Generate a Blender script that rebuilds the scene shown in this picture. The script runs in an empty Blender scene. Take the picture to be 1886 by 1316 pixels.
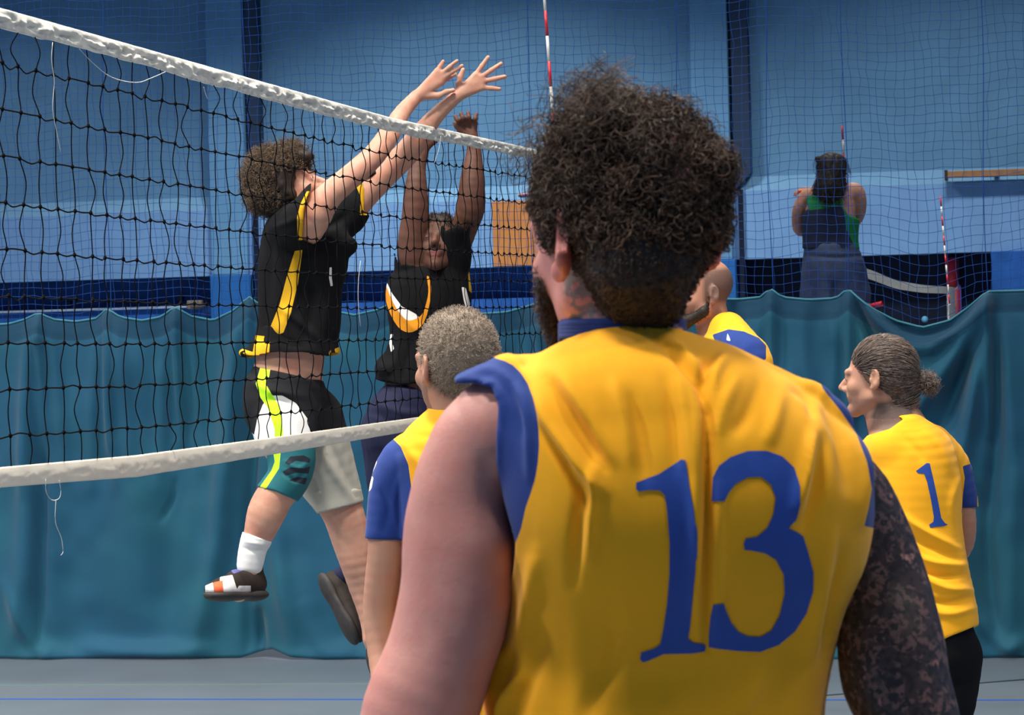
import bpy, math, numpy as np
from mathutils import Matrix, Vector
import openvdb as vdb

# ------------------------------------------------------------------ camera, world, light, exposure
F, CX, CY, EYE = 5500.0, 943.0, 658.0, 1.63
PITCH, ROLL = math.radians(-0.458), math.radians(-1.5)
CR = (Matrix.Rotation(math.radians(90) + PITCH, 3, 'X') @ Matrix.Rotation(ROLL, 3, 'Z'))
cam_data = bpy.data.cameras.new('camera')
cam = bpy.data.objects.new('camera', cam_data)
bpy.context.scene.collection.objects.link(cam)
cam.matrix_world = Matrix.Translation((0, 0, EYE)) @ CR.to_4x4()
cam_data.sensor_width = 36.0
cam_data.lens = F / 1886 * 36
cam_data.clip_start = 0.1
cam_data.clip_end = 200
cam_data.dof.use_dof = True
cam_data.dof.focus_distance = 8.0
cam_data.dof.aperture_fstop = 26
sc = bpy.context.scene
sc.camera = cam
vs = sc.view_settings
vs.view_transform = 'Standard'; vs.look = 'None'; vs.gamma = 1; vs.exposure = -0.12
vs.use_curve_mapping = False
w = bpy.data.worlds.new('world'); sc.world = w; w.use_nodes = True
w.node_tree.nodes['Background'].inputs[0].default_value = (0.5, 0.6, 0.8, 1)
w.node_tree.nodes['Background'].inputs[1].default_value = 0.05
try:
    sc.cycles.max_bounces = 6; sc.cycles.diffuse_bounces = 3
except Exception: pass

HA = math.radians(12.7)                       # the hall stands turned by this much to the view
EU = np.array([math.cos(HA), -math.sin(HA), 0.]); EN = np.array([math.sin(HA), math.cos(HA), 0.])
def B(u, v, z=0.0): return u * EU + v * EN + np.array([0, 0, z])
RC = np.array(CR); CO = np.array([0, 0, EYE])

def area(name, u, v, z, su, sv, power, color=(1, .95, .88), spread=180, aim=None):
    d = bpy.data.lights.new(name, 'AREA'); d.shape = 'RECTANGLE'; d.size = su; d.size_y = sv
    d.energy = power; d.color = color; d.spread = math.radians(spread)
    o = bpy.data.objects.new(name, d); sc.collection.objects.link(o)
    p = B(u, v, z); o.location = p
    if aim is None: o.rotation_euler = (0, 0, -HA)
    else: o.rotation_euler = (Vector(B(*aim)) - Vector(p)).to_track_quat('-Z', 'Y').to_euler()
    return o
CEIL = 8.2
LU = [-13.0, -7.6, -2.2, 3.2]
LV = [1.5, 6.5, 11.5, 18.0, 23.5, 28.6]
LP = [[520, 480, 260, 110], [560, 700, 500, 160], [270, 250, 160, 60], [90, 100, 90, 60], [190, 190, 160, 70], [170, 460, 240, 100]]   # lamp watts, row by row
for i, lu in enumerate(LU):
    for j, lv in enumerate(LV):
        area('ceiling_lamp_light', lu, lv, CEIL - .33, 1.5, .6, LP[j][i], spread=130 if lv < 15 else 112)

# ------------------------------------------------------------------ numbers
def W(x, y, d):
    "photo point (x, y) at depth d -> world"
    return CO + RC @ np.array([(x - CX) / F * d, (CY - y) / F * d, -d])
def proj(P):
    q = (np.asarray(P) - CO) @ RC
    d = -q[..., 2]
    return CX + F * q[..., 0] / d, CY - F * q[..., 1] / d, d
def on_v(x, y, v):
    "ray through photo point meets the hall plane v -> (u, z)"
    d = RC @ np.array([(x - CX) / F, (CY - y) / F, -1.]); t = v / (d @ EN)
    p = CO + d * t; return float(p @ EU), float(p[2])
def on_u(x, y, u):
    d = RC @ np.array([(x - CX) / F, (CY - y) / F, -1.]); t = u / (d @ EU)
    p = CO + d * t; return float(p @ EN), float(p[2])

rng = np.random.default_rng(7)
_L = rng.random((32, 32, 32)).astype(np.float32) * 2 - 1
def vnoise(P, f=1.0):
    q = np.asarray(P) * f + 100.3; i = np.floor(q).astype(int); t = q - i; t = t * t * (3 - 2 * t)
    x0, y0, z0 = (i[..., k] & 31 for k in range(3)); x1, y1, z1 = ((i[..., k] + 1) & 31 for k in range(3))
    tx, ty, tz = t[..., 0], t[..., 1], t[..., 2]
    def m(a, b, c): return a + (b - a) * c
    return m(m(m(_L[x0, y0, z0], _L[x1, y0, z0], tx), m(_L[x0, y1, z0], _L[x1, y1, z0], tx), ty),
             m(m(_L[x0, y0, z1], _L[x1, y0, z1], tx), m(_L[x0, y1, z1], _L[x1, y1, z1], tx), ty), tz)
def fbm(P, f, o=3):
    return sum(vnoise(P, f * 2 ** k) * .5 ** k for k in range(o))

def catmull(nodes, n=4):
    N = [np.array(q, float) for q in nodes]
    if len(N) < 3: return N
    out = []
    for i in range(len(N) - 1):
        a = N[i - 1] if i else 2 * N[0] - N[1]; b, c = N[i], N[i + 1]
        d = N[i + 2] if i + 2 < len(N) else 2 * N[-1] - N[-2]
        for k in range(n):
            t = k / n
            out.append(.5 * (2 * b + (c - a) * t + (2 * a - 5 * b + 4 * c - d) * t * t + (3 * b - a - 3 * c + d) * t ** 3))
    out.append(N[-1]); return out

# ------------------------------------------------------------------ implicit surfaces (limbs, trunks, clothes)
def v3(a): return np.asarray(a, float)
def cone(L, a, b, ra, rb, k=.012, flat=None, op='+'):
    a, b = v3(a), v3(b); ab = b - a; l2 = max(ab @ ab, 1e-9)
    m = max(ra, rb) * (max(1, flat[1]) if flat else 1)
    def fn(P):
        q = P - a; t = np.clip(q @ ab / l2, 0, 1)
        q = q - t[..., None] * ab
        if flat:
            n = v3(flat[0]); n = n / np.linalg.norm(n)
            q = q + (1 / flat[1] - 1) * (q @ n)[..., None] * n
        return np.sqrt((q * q).sum(-1)) - (ra + (rb - ra) * t)
    L.append((fn, np.minimum(a, b) - m, np.maximum(a, b) + m, k, op))
def ell(L, c, r, M=None, k=.012, op='+'):
    c = v3(c); r = v3(r) if np.ndim(r) else np.array([r] * 3); R = np.eye(3) if M is None else np.asarray(M)
    ext = np.sqrt(((R * r) ** 2).sum(1))
    def fn(P):
        q = (P - c) @ R; k0 = np.sqrt(((q / r) ** 2).sum(-1)); k1 = np.sqrt(((q / r ** 2) ** 2).sum(-1))
        return k0 * (k0 - 1) / np.maximum(k1, 1e-6)
    L.append((fn, c - ext, c + ext, k, op))
def loft(L, nodes, yaw=0., k=.015, e=2.3, n=3, cap=.6, op='+'):
    "nodes: (world xyz, half width, half depth)"
    N = catmull([np.r_[v3(q[0]), q[1], q[2]] for q in nodes], n)
    for i in range(len(N) - 1):
        a, b = N[i][:3], N[i + 1][:3]; ab = b - a; l2 = ab @ ab; T = RC[:, 1]      # level slices
        U = np.array([math.cos(yaw), math.sin(yaw), 0.]); U = U - (U @ T) * T; U /= np.linalg.norm(U); Vv = np.cross(T, U); l2 = ab @ T
        w0, d0, w1, d1 = N[i][3], N[i][4], N[i + 1][3], N[i + 1][4]
        def fn(P, a=a, ab=ab, l2=l2, T=T, U=U, Vv=Vv, w0=w0, d0=d0, w1=w1, d1=d1):
            q = P - a; t = np.clip(q @ T / l2, 0, 1); q = q - t[..., None] * ab
            ww = w0 + (w1 - w0) * t; dd = d0 + (d1 - d0) * t
            cc = np.minimum(ww, dd) * cap
            k0 = (np.abs(q @ U / ww) ** e + np.abs(q @ Vv / dd) ** e + np.abs(q @ T / cc) ** e) ** (1 / e)
            return (k0 - 1) * np.sqrt((q * q).sum(-1)) / np.maximum(k0, 1e-4)
        m = max(w0, w1, d0, d1)
        L.append((fn, np.minimum(a, b) - m, np.maximum(a, b) + m, .001 if i else k, op))
def surf(L, h, cuts=()):
    "the polygons of the smooth union of a list of shapes, as one closed skin"
    lo = np.min([q[1] for q in L if q[4] == '+'], 0) - 4 * h; hi = np.max([q[2] for q in L if q[4] == '+'], 0) + 4 * h
    n = np.ceil((hi - lo) / h).astype(int) + 1
    G = np.full(n, .06, np.float32)
    ax = [lo[i] + h * np.arange(n[i]) for i in range(3)]
    for fn, a, b, k, op in L:
        s = []
        for i in range(3):
            i0 = max(0, int((a[i] - k - 2 * h - lo[i]) / h)); i1 = min(n[i], int((b[i] + k + 2 * h - lo[i]) / h) + 2)
            s.append(slice(i0, max(i0 + 1, i1)))
        P = np.stack(np.meshgrid(ax[0][s[0]], ax[1][s[1]], ax[2][s[2]], indexing='ij'), -1)
        d = np.clip(fn(P), -.3, .3).astype(np.float32); g = G[s[0], s[1], s[2]]
        if op == '+':
            t = np.clip(.5 + .5 * (g - d) / k, 0, 1); r = g + (d - g) * t - k * t * (1 - t)
        else:
            t = np.clip(.5 - .5 * (g + d) / k, 0, 1); r = g + (-d - g) * t + k * t * (1 - t)
        G[s[0], s[1], s[2]] = r
    if cuts:
        P = np.stack(np.meshgrid(*ax, indexing='ij'), -1)
        for c in cuts: G = c(P, G).astype(np.float32)
    G = np.clip(G, -4 * h, 4 * h)
    g = vdb.FloatGrid(4 * h); g.copyFromArray(G)
    pts, tris, quads = g.convertToPolygons(isovalue=0.0)
    V = np.asarray(pts, float) * h + lo
    return V, np.asarray(quads, np.int64)
def vnormals(V, Q):
    f = np.cross(V[Q[:, 2]] - V[Q[:, 0]], V[Q[:, 3 if Q.shape[1] > 3 else 1]] - V[Q[:, 1 if Q.shape[1] > 3 else 0]])
    if Q.shape[1] == 3: f = np.cross(V[Q[:, 1]] - V[Q[:, 0]], V[Q[:, 2]] - V[Q[:, 0]])
    N = np.zeros_like(V)
    for k in range(Q.shape[1]):
        for c in range(3): N[:, c] += np.bincount(Q[:, k], f[:, c], len(V))
    return N / np.maximum(np.linalg.norm(N, axis=1), 1e-12)[:, None]

def poly_sd(x, y, poly):
    "signed distance in photo pixels to a closed outline (positive inside)"
    P = np.asarray(poly, float); d = np.full(np.shape(x), 1e9); ins = np.zeros(np.shape(x), bool)
    for i in range(len(P)):
        (x0, y0), (x1, y1) = P[i], P[(i + 1) % len(P)]
        ex, ey = x1 - x0, y1 - y0; t = np.clip(((x - x0) * ex + (y - y0) * ey) / (ex * ex + ey * ey + 1e-9), 0, 1)
        d = np.minimum(d, (x - x0 - t * ex) ** 2 + (y - y0 - t * ey) ** 2)
        c = (y0 > y) != (y1 > y)
        with np.errstate(divide='ignore', invalid='ignore'):
            ins ^= c & (x < (x1 - x0) * (y - y0) / (y1 - y0 + 1e-12) + x0)
    return np.where(ins, 1, -1) * np.sqrt(d)
def strokes(x, y, S):
    "fold relief: each stroke (outline points, height in mm, half width in px)"
    out = np.zeros_like(x)
    for pl, amp, wd in S:
        pl = catmull([np.array(q, float) for q in pl], 4); n = len(pl) - 1
        best = np.full(x.shape, 1e9); tt = np.zeros_like(x)
        for i in range(n):
            (x0, y0), (x1, y1) = pl[i][:2], pl[i + 1][:2]; ex, ey = x1 - x0, y1 - y0
            t = np.clip(((x - x0) * ex + (y - y0) * ey) / (ex * ex + ey * ey + 1e-9), 0, 1)
            d = (x - x0 - t * ex) ** 2 + (y - y0 - t * ey) ** 2
            m = d < best; best = np.where(m, d, best); tt = np.where(m, (i + t) / n, tt)
        out += amp * .001 * np.exp(-best / wd ** 2) * (.25 + .75 * np.sin(np.pi * np.clip(tt, 0, 1)) ** .7)
    return out

# ------------------------------------------------------------------ objects
def new_mesh(name, V, faces):
    me = bpy.data.meshes.new(name)
    if isinstance(faces, np.ndarray):
        nf, k = faces.shape
        me.vertices.add(len(V)); me.vertices.foreach_set('co', np.asarray(V, np.float32).ravel())
        me.loops.add(nf * k); me.loops.foreach_set('vertex_index', faces.astype(np.int32).ravel())
        me.polygons.add(nf); me.polygons.foreach_set('loop_start', np.arange(0, nf * k, k, dtype=np.int32))
        me.polygons.foreach_set('loop_total', np.full(nf, k, np.int32))
        me.update(calc_edges=True)
    else:
        me.from_pydata([tuple(q) for q in V], [], faces)
    me.validate(); return me
def obj(name, V, faces, mats, parent=None, smooth=True, attrs=None, kind=None, label=None, mi=None):
    V = np.asarray(V, float)
    if parent is not None:
        base = np.zeros(3); q = parent
        while q is not None: base += np.array(q.location); q = q.parent
        V = V - base
    me = new_mesh(name, V, faces)
    for m in (mats if isinstance(mats, (list, tuple)) else [mats]): me.materials.append(m)
    if mi is not None: me.polygons.foreach_set('material_index', np.asarray(mi, np.int32))
    me.polygons.foreach_set('use_smooth', np.full(len(me.polygons), smooth))
    for k, a in (attrs or {}).items():
        at = me.attributes.new(k, 'FLOAT', 'POINT'); at.data.foreach_set('value', np.asarray(a, np.float32))
    o = bpy.data.objects.new(name, me); sc.collection.objects.link(o)
    if parent is not None: o.parent = parent
    if kind: o['kind'] = kind
    if label: o['label'] = label
    return o
def tag(o, label, cat, group=None, kind=None):
    o['label'] = label; o['category'] = cat
    if group: o['group'] = group
    if kind: o['kind'] = kind
    return o
def thing(name, label, cat, loc, group=None):
    o = bpy.data.objects.new(name, None); sc.collection.objects.link(o); o.location = tuple(loc)
    o.empty_display_size = .1
    return tag(o, label, cat, group)
BOXF = [(0, 1, 3, 2), (4, 6, 7, 5), (0, 4, 5, 1), (2, 3, 7, 6), (0, 2, 6, 4), (1, 5, 7, 3)]
def box(u0, u1, v0, v1, z0, z1):
    "hall-aligned box -> vertices, faces"
    return [B(u, v, z) for u in (u0, u1) for v in (v0, v1) for z in (z0, z1)], [f for f in BOXF]
def bevel_box(name, a, mat, parent=None, bev=.006, **k):
    V, Fc = box(*a); o = obj(name, V, Fc, mat, parent, smooth=False, **k)
    if bev:
        m = o.modifiers.new('bevel', 'BEVEL'); m.width = bev; m.segments = 2
    return o
def join(parts):
    V, Fc, n = [], [], 0
    for v, f in parts:
        V += [tuple(q) for q in v]; Fc += [tuple(i + n for i in q) for q in f]; n += len(v)
    return V, Fc
def tubes(curves, rad, sides=4):
    "curves: list of (n,3) arrays; one array of vertices and quads"
    VV, QQ, n0 = [], [], 0
    for ci, C in enumerate(curves):
        C = np.asarray(C, float); n = len(C); r = rad[ci] if isinstance(rad, (list, np.ndarray)) else rad
        r = np.broadcast_to(np.asarray(r, float), (n,))
        T = np.gradient(C, axis=0); T /= np.maximum(np.linalg.norm(T, axis=1), 1e-9)[:, None]
        ref = np.array([0, 0, 1.]) if abs(T[:, 2]).mean() < .8 else EN
        A = np.cross(T, ref); A /= np.maximum(np.linalg.norm(A, axis=1), 1e-9)[:, None]; Bn = np.cross(T, A)
        th = np.arange(sides) * 2 * math.pi / sides
        ring = C[:, None] + r[:, None, None] * (np.cos(th)[None, :, None] * A[:, None] + np.sin(th)[None, :, None] * Bn[:, None])
        VV.append(ring.reshape(-1, 3))
        i = np.arange(n - 1)[:, None] * sides; j = np.arange(sides)[None]; j2 = (j + 1) % sides
        QQ.append(np.stack([i + j, i + j2, i + sides + j2, i + sides + j], -1).reshape(-1, 4) + n0)
        if sides == 4:
            QQ.append(np.array([[3, 2, 1, 0], [(n - 1) * 4 + q for q in range(4)]]) + n0)
        n0 += n * sides
    return np.concatenate(VV), np.concatenate(QQ)
def grid_faces(nu, nv):
    i = np.arange(nu - 1)[:, None] * nv; j = np.arange(nv - 1)[None]
    return np.stack([i + j, i + nv + j, i + nv + j + 1, i + j + 1], -1).reshape(-1, 4)
def lathe(prof, c, ax, sides=24):
    ax = v3(ax) / np.linalg.norm(ax); a = np.cross(ax, [0.3, .5, .81]); a /= np.linalg.norm(a); b = np.cross(ax, a)
    V = []
    for r, h in prof:
        for k in range(sides):
            t = k * 2 * math.pi / sides; V.append(v3(c) + ax * h + r * (math.cos(t) * a + math.sin(t) * b))
    Fc = [(i * sides + k, i * sides + (k + 1) % sides, (i + 1) * sides + (k + 1) % sides, (i + 1) * sides + k) for i in range(len(prof) - 1) for k in range(sides)]
    Fc += [tuple(range(sides))[::-1], tuple((len(prof) - 1) * sides + k for k in range(sides))]
    return V, Fc

# ------------------------------------------------------------------ materials
def mat(name, col, rough=.7, var=.0, vscale=8., masks=(), bump=0., bscale=60., metal=0., sheen=0., sss=0., spec=.5, var2=None, weave=0., coat=0.):
    """col: base colour; var: brightness mottling; masks: (attribute, colour, soft) laid over in order; var2: (colour, amount, scale) blotches"""
    m = bpy.data.materials.new(name); m.use_nodes = True; nt = m.node_tree; N = nt.nodes; Lk = nt.links
    bs = N['Principled BSDF']; bs.inputs['Roughness'].default_value = rough; bs.inputs['Metallic'].default_value = metal
    bs.inputs['Specular IOR Level'].default_value = spec
    if sheen: bs.inputs['Sheen Weight'].default_value = sheen
    if coat: bs.inputs['Coat Weight'].default_value = coat
    if sss:
        bs.inputs['Subsurface Weight'].default_value = sss; bs.inputs['Subsurface Radius'].default_value = (.012, .004, .002)
        bs.inputs['Subsurface Scale'].default_value = 1.0
    tc = N.new('ShaderNodeTexCoord')
    def noise(scale, detail=3):
        n = N.new('ShaderNodeTexNoise'); n.inputs['Scale'].default_value = scale; n.inputs['Detail'].default_value = detail
        Lk.new(tc.outputs['Object'], n.inputs['Vector']); return n.outputs['Fac']
    rgb = N.new('ShaderNodeRGB'); rgb.outputs[0].default_value = (*col, 1); cur = rgb.outputs[0]
    def mix(fac, a, b, mode='MIX'):
        x = N.new('ShaderNodeMix'); x.data_type = 'RGBA'; x.blend_type = mode
        if isinstance(fac, float): x.inputs[0].default_value = fac
        else: Lk.new(fac, x.inputs[0])
        Lk.new(a, x.inputs[6])
        if isinstance(b, tuple): x.inputs[7].default_value = (*b, 1)
        else: Lk.new(b, x.inputs[7])
        return x.outputs[2]
    def ramp(src, a, b, lo=0., hi=1.):
        r = N.new('ShaderNodeMapRange'); r.inputs[1].default_value = a; r.inputs[2].default_value = b
        r.inputs[3].default_value = lo; r.inputs[4].default_value = hi; Lk.new(src, r.inputs[0]); return r.outputs[0]
    if var2:
        for c2, amt, s2 in (var2 if isinstance(var2, list) else [var2]):
            cur = mix(ramp(noise(s2), .42, .68, 0, amt), cur, c2)
    for at, c, soft in masks:
        a = N.new('ShaderNodeAttribute'); a.attribute_name = at
        if isinstance(soft, tuple):         # (noise scale, threshold): patterned ink
            f = ramp(noise(soft[0], 4), soft[1], soft[1] + .06)
            q = N.new('ShaderNodeMath'); q.operation = 'MULTIPLY'; Lk.new(f, q.inputs[0]); Lk.new(a.outputs['Fac'], q.inputs[1]); fac = q.outputs[0]
        else: fac = ramp(a.outputs['Fac'], .5 - soft, .5 + soft)
        cur = mix(fac, cur, c)
    if var:
        cur = mix(1.0, cur, N_to_col(N, Lk, ramp(noise(vscale), .3, .7, 1 - var, 1 + var)), 'MULTIPLY')
    Lk.new(cur, bs.inputs['Base Color'])
    if bump or weave:
        h = noise(bscale, 2) if bump else noise(900, 1)
        bm = N.new('ShaderNodeBump'); bm.inputs['Strength'].default_value = bump or weave; bm.inputs['Distance'].default_value = .004 if bump else .0006
        Lk.new(h, bm.inputs['Height']); Lk.new(bm.outputs[0], bs.inputs['Normal'])
    return m
def N_to_col(N, Lk, s):
    c = N.new('ShaderNodeCombineColor')
    for i in range(3): Lk.new(s, c.inputs[i])
    return c.outputs[0]
YEL = (.95, .425, .010); BLU = (.014, .042, .21)
M = dict(
    yellow=mat('yellow_jersey', YEL, .8, .06, 5, masks=[('m1', BLU, .02), ('m2', (.8, .8, .85), .02)], weave=.25, sheen=.1, spec=.2),
    blue=mat('blue_cloth', BLU, .8, .12, 12, weave=.25, spec=.2, sheen=.1),
    print_blue=mat('blue_print', (.022, .07, .34), .6, .08, 20, spec=.3),
    skin=mat('skin_fair', (.52, .265, .18), .5, .06, 9, var2=[((.50, .18, .12), .6, 14), ((.60, .36, .25), .4, 30)], masks=[('lip', (.45, .14, .12), .5), ('stub', (.10, .07, .05), (320, .30))], sss=.08, bump=.06, bscale=160, spec=.35),
    skin_tan=mat('skin_tan', (.46, .24, .155), .5, .06, 9, var2=[((.50, .20, .14), .5, 22)], masks=[('lip', (.42, .14, .12), .5), ('stub', (.085, .055, .045), (320, .28))], sss=.08, spec=.35),
    skin_ink=mat('skin_tattooed', (.56, .245, .205), .5, .06, 9, var2=[((.52, .19, .16), .6, 14), ((.60, .34, .28), .3, 40)], masks=[('neck', (.22, .17, .15), (75, .47)), ('lip', (.42, .10, .08), .5), ('tat', (.15, .08, .068), (22, .30)), ('tat', (.045, .027, .026), (70, .45)), ('tat', (.02, .014, .014), (150, .50)), ('beard', (.018, .012, .01), .45)], sss=.08, bump=.08, bscale=200, spec=.4),
    skin_dark=mat('skin_dark', (.095, .040, .026), .55, .10, 10, var2=((.15, .065, .045), .6, 12), masks=[('lip', (.16, .05, .045), .5)], spec=.25),
    black=mat('black_cloth', (.006, .006, .007), .85, .15, 12, masks=[('m1', (.62, .34, .015), .02), ('m2', (.75, .72, .68), .02), ('m3', (.75, .28, .02), .02)], weave=.2, spec=.12),
    gold=mat('gold_trim', (.62, .36, .02), .6, .1, 30, spec=.3),
    hair_dark=mat('dark_hair', (.018, .011, .008), .6, .3, 30, masks=[('rnd', (.105, .056, .032), .5)], spec=.35),
    hair_black=mat('black_hair', (.012, .009, .008), .6, .3, 30, masks=[('rnd', (.04, .026, .018), .5)], spec=.3),
    hair_curl=mat('brown_curls', (.038, .024, .016), .65, .3, 30, masks=[('rnd', (.17, .115, .07), .5)], spec=.3),
    hair_grey=mat('grey_hair', (.20, .155, .115), .7, .25, 40, masks=[('rnd', (.42, .34, .27), .5)], spec=.3),
    hair_brown=mat('brown_grey_hair', (.035, .022, .017), .5, .3, 60, masks=[('rnd', (.34, .25, .20), .5)], spec=.5),
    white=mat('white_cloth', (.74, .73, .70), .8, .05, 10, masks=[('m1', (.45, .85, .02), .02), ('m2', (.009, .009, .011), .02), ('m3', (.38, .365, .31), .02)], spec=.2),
    grey=mat('pale_grey_cloth', (.42, .41, .36), .85, .06, 10, spec=.2),
    teal_sleeve=mat('teal_knee_sleeve', (.012, .12, .14), .7, .05, 10, masks=[('m1', (.012, .02, .03), .02), ('m2', (.45, .85, .02), .02)], spec=.3),
    navy=mat('navy_cloth', (.014, .016, .045), .8, .2, 14, spec=.2),
    eye_white=mat('eye_white', (.7, .68, .64), .2), eye_dark=mat('eye_iris', (.03, .03, .035), .15),
    green=mat('green_cloth', (.012, .20, .06), .8, .1, 20, masks=[('m1', (.022, .028, .06), .02)], spec=.2),
    denim=mat('washed_denim', (.035, .055, .13), .85, .25, 9, spec=.2, var2=((.12, .15, .22), .5, 5)),
    shoe_dark=mat('dark_shoe', (.026, .019, .015), .7, .2, 40, masks=[('m1', (.7, .68, .66), .02), ('m2', (.8, .13, .05), .02), ('m3', (.10, .10, .28), .02)], spec=.2),
    shoe_sole=mat('shoe_sole', (.025, .02, .018), .7, .3, 40),
    orange=mat('orange_plastic', (.85, .15, .02), .5),
)
# ------------------------------------------------------------------ the hall
WV = 32.2                                        # back wall
m_wall = mat('wall_paint_blue', (.18, .36, .66), .75, .07, 3, bump=.1, bscale=30, spec=.2)
m_wall_up = mat('wall_paint_upper_shaded', (.125, .285, .48), .75, .07, 3, bump=.1, bscale=30, spec=.2)  # the wall blue with the upper wall's dimmer light worked into the colour
m_col = mat('pilaster_paint', (.13, .31, .54), .7, .05, 3, spec=.2)
m_colb = mat('pilaster_base_paint', (.02, .13, .42), .6, .05, 3, spec=.2)
m_dark = mat('dark_navy_paint', (.006, .012, .035), .6, .3, 4, spec=.2)
m_mid = mat('mid_blue_paint', (.02, .11, .42), .6, .2, 4, spec=.2)
m_floor = mat('sports_floor', (.125, .155, .185), .42, .06, 2, bump=.04, bscale=40, spec=.4, var2=((.15, .15, .165), .5, .8))
m_ceil = mat('ceiling_paint', (.35, .37, .38), .8)
m_line = mat('floor_line_blue', (.02, .09, .40), .5)
m_lineb = mat('floor_line_dark', (.03, .035, .04), .5)
m_wood = mat('plywood', (.50, .21, .055), .6, .12, 6, var2=((.40, .15, .04), .5, 3))
m_beam = mat('beam_wood', (.30, .16, .07), .6, .2, 10)
U0, U1, V0 = -17.0, 6.0, -4.0
def struct(name, a, m, bev=0, parent=None): return bevel_box(name, a, m, parent, bev, kind='structure')
def zv(x, y, v=WV): return on_v(x, y, v)[1]
def uv(x, v=WV, y=400): return on_v(x, y, v)[0]
struct('floor', (U0, U1, V0, WV + 1, -.2, 0), m_floor)
struct('ceiling', (U0, U1, V0, WV + 1, CEIL, CEIL + .2), m_ceil)
struct('wall_left', (U0 - .2, U0, V0, WV + 1, 0, CEIL), m_wall)
struct('wall_right', (U1, U1 + .2, V0, WV + 1, 0, CEIL), m_wall)
struct('wall_front', (U0, U1, V0 - .2, V0, 0, CEIL), m_wall)
zp, zl, zh = zv(0, 520), zv(0, 401), zv(0, 376)     # foot of the panelled wall, sill, top of sill
struct('wall_back', (U0, U1, WV + .12, WV + .3, zh - .02, CEIL), m_wall_up)
struct('wall_panel', (U0, U1, WV, WV + .3, zp, zl), m_wall)
V_ = [B(u, v, z) for u in (U0, U1) for v, z in ((WV - .0, zl), (WV + .12, zh), (WV + .3, zh), (WV + .3, zl))]
obj('wall_sill', V_, [(0, 1, 2, 3), (4, 7, 6, 5), (0, 4, 5, 1), (1, 5, 6, 2), (2, 6, 7, 3), (3, 7, 4, 0)], mat('sill_paint', (.16, .34, .55), .7, .05, 5, spec=.2), smooth=False, kind='structure')
struct('wall_base', (uv(1240), U1, WV + .35, WV + .5, 0, zp + .1), m_dark)
struct('wall_base_left', (U0, uv(1240), WV + .35, WV + .5, 0, zp + .1), mat('navy_recess_paint', (.012, .055, .20), .6, .35, 2.5, spec=.2))
zr = zv(60, 574)
struct('wall_plinth', (U0, uv(1240), WV + .1, WV + .35, 0, zr), m_mid)
struct('trim_1', (U0, uv(340), WV + .06, WV + .12, zr - .005, zr + .02), mat('pale_rail', (.35, .45, .6), .4), .003)
for i, (xa, xb) in enumerate(((-800, -716), (386, 452), (1276, 1344), (1822, 1900))):
    ua, ub = uv(xa, y=200), uv(xb, y=200)
    if i < 3: s = struct('pilaster', (ua, ub, WV - .08, WV + .34, zp, CEIL), m_col if i < 3 else m_wall, .01)
    struct('pilaster_base', (uv(xa + 6, y=540), uv(xb + 14, y=540), WV - .09, WV + .34, 0, zp), m_colb if i < 3 else m_mid, .01)
# dark blue strips beside the pilasters, tapered at the foot
for xa, xb, t in ((452, 476, 'trim_2'), (1345, 1378, 'trim_3')):
    ua, ub = uv(xa, y=100), uv(xb, y=100); za, zb_ = zv(xb, 319 if xa > 900 else 340), zv(xa, 350 if xa > 900 else 372)
    pr = [(ua, CEIL), (ub, CEIL), (ub, za), (ua + .02, zb_)]
    V_ = [B(u, v, z) for v in (WV - .05, WV + .2) for u, z in pr]
    obj(t, V_, [(3, 2, 1, 0), (4, 5, 6, 7), (0, 1, 5, 4), (1, 2, 6, 5), (2, 3, 7, 6), (3, 0, 4, 7)], mat('dark_strip_paint', (.010, .035, .09), .6), smooth=False, kind='structure')
    bevel_box('trim_4', (ua + .05, ua + .10, WV - .04, WV + .1, 0, zb_), m_dark, kind='structure', bev=0)
# bolt heads and a small bracket under the sill
for x, y in ((127, 559), (242, 554), (333, 550)):
    u, z = on_v(x, y, WV + .34); bevel_box('trim_5', (u - .035, u + .035, WV + .30, WV + .36, z - .03, z + .03), mat('black_metal', (.008, .008, .01), .5), kind='structure', bev=.01)
u, z = on_v(358, 561, WV + .05)
t = thing('wall_bracket', 'small rusty bracket low on the far wall left of the jumping player', 'bracket', B(u, WV + .1, z - .04))
bevel_box('bracket_plate', (u - .09, u + .09, WV + .04, WV + .12, z - .05, z + .05), mat('rust_grey', (.20, .17, .13), .6, .3, 30), t, .01)
bevel_box('bracket_arm', (u - .02, u + .13, WV - .05, WV + .04, z - .03, z + .01), mat('rust_grey_dark', (.12, .09, .07), .6), t, .005)

def floor_pt(x, y):
    d = RC @ np.array([(x - CX) / F, (CY - y) / F, -1.]); return CO + d * (-EYE / d[2])
def floor_line(name, a, b, wd, m, ext=.6):
    a, b = floor_pt(*a), floor_pt(*b); d = b - a; a = a - d * ext; b = b + d * ext; d /= np.linalg.norm(d); s = np.cross(d, [0, 0, 1]) * wd / 2
    V = [a - s, a + s, b + s, b - s]; V = [q + np.array([0, 0, z]) for z in (0, .002) for q in V]
    obj(name, V, [(0, 1, 2, 3), (7, 6, 5, 4), (0, 4, 5, 1), (1, 5, 6, 2), (2, 6, 7, 3), (3, 7, 4, 0)], m, smooth=False, kind='structure')
floor_line('trim_6', (0, 1287), (1886, 1289), .03, m_line)
floor_line('trim_7', (1523, 1280), (1886, 1251), .03, m_lineb, .8)
floor_line('trim_8', (0, 1262), (670, 1259), .03, mat('floor_line_green', (.13, .20, .19), .5), .2)

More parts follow.
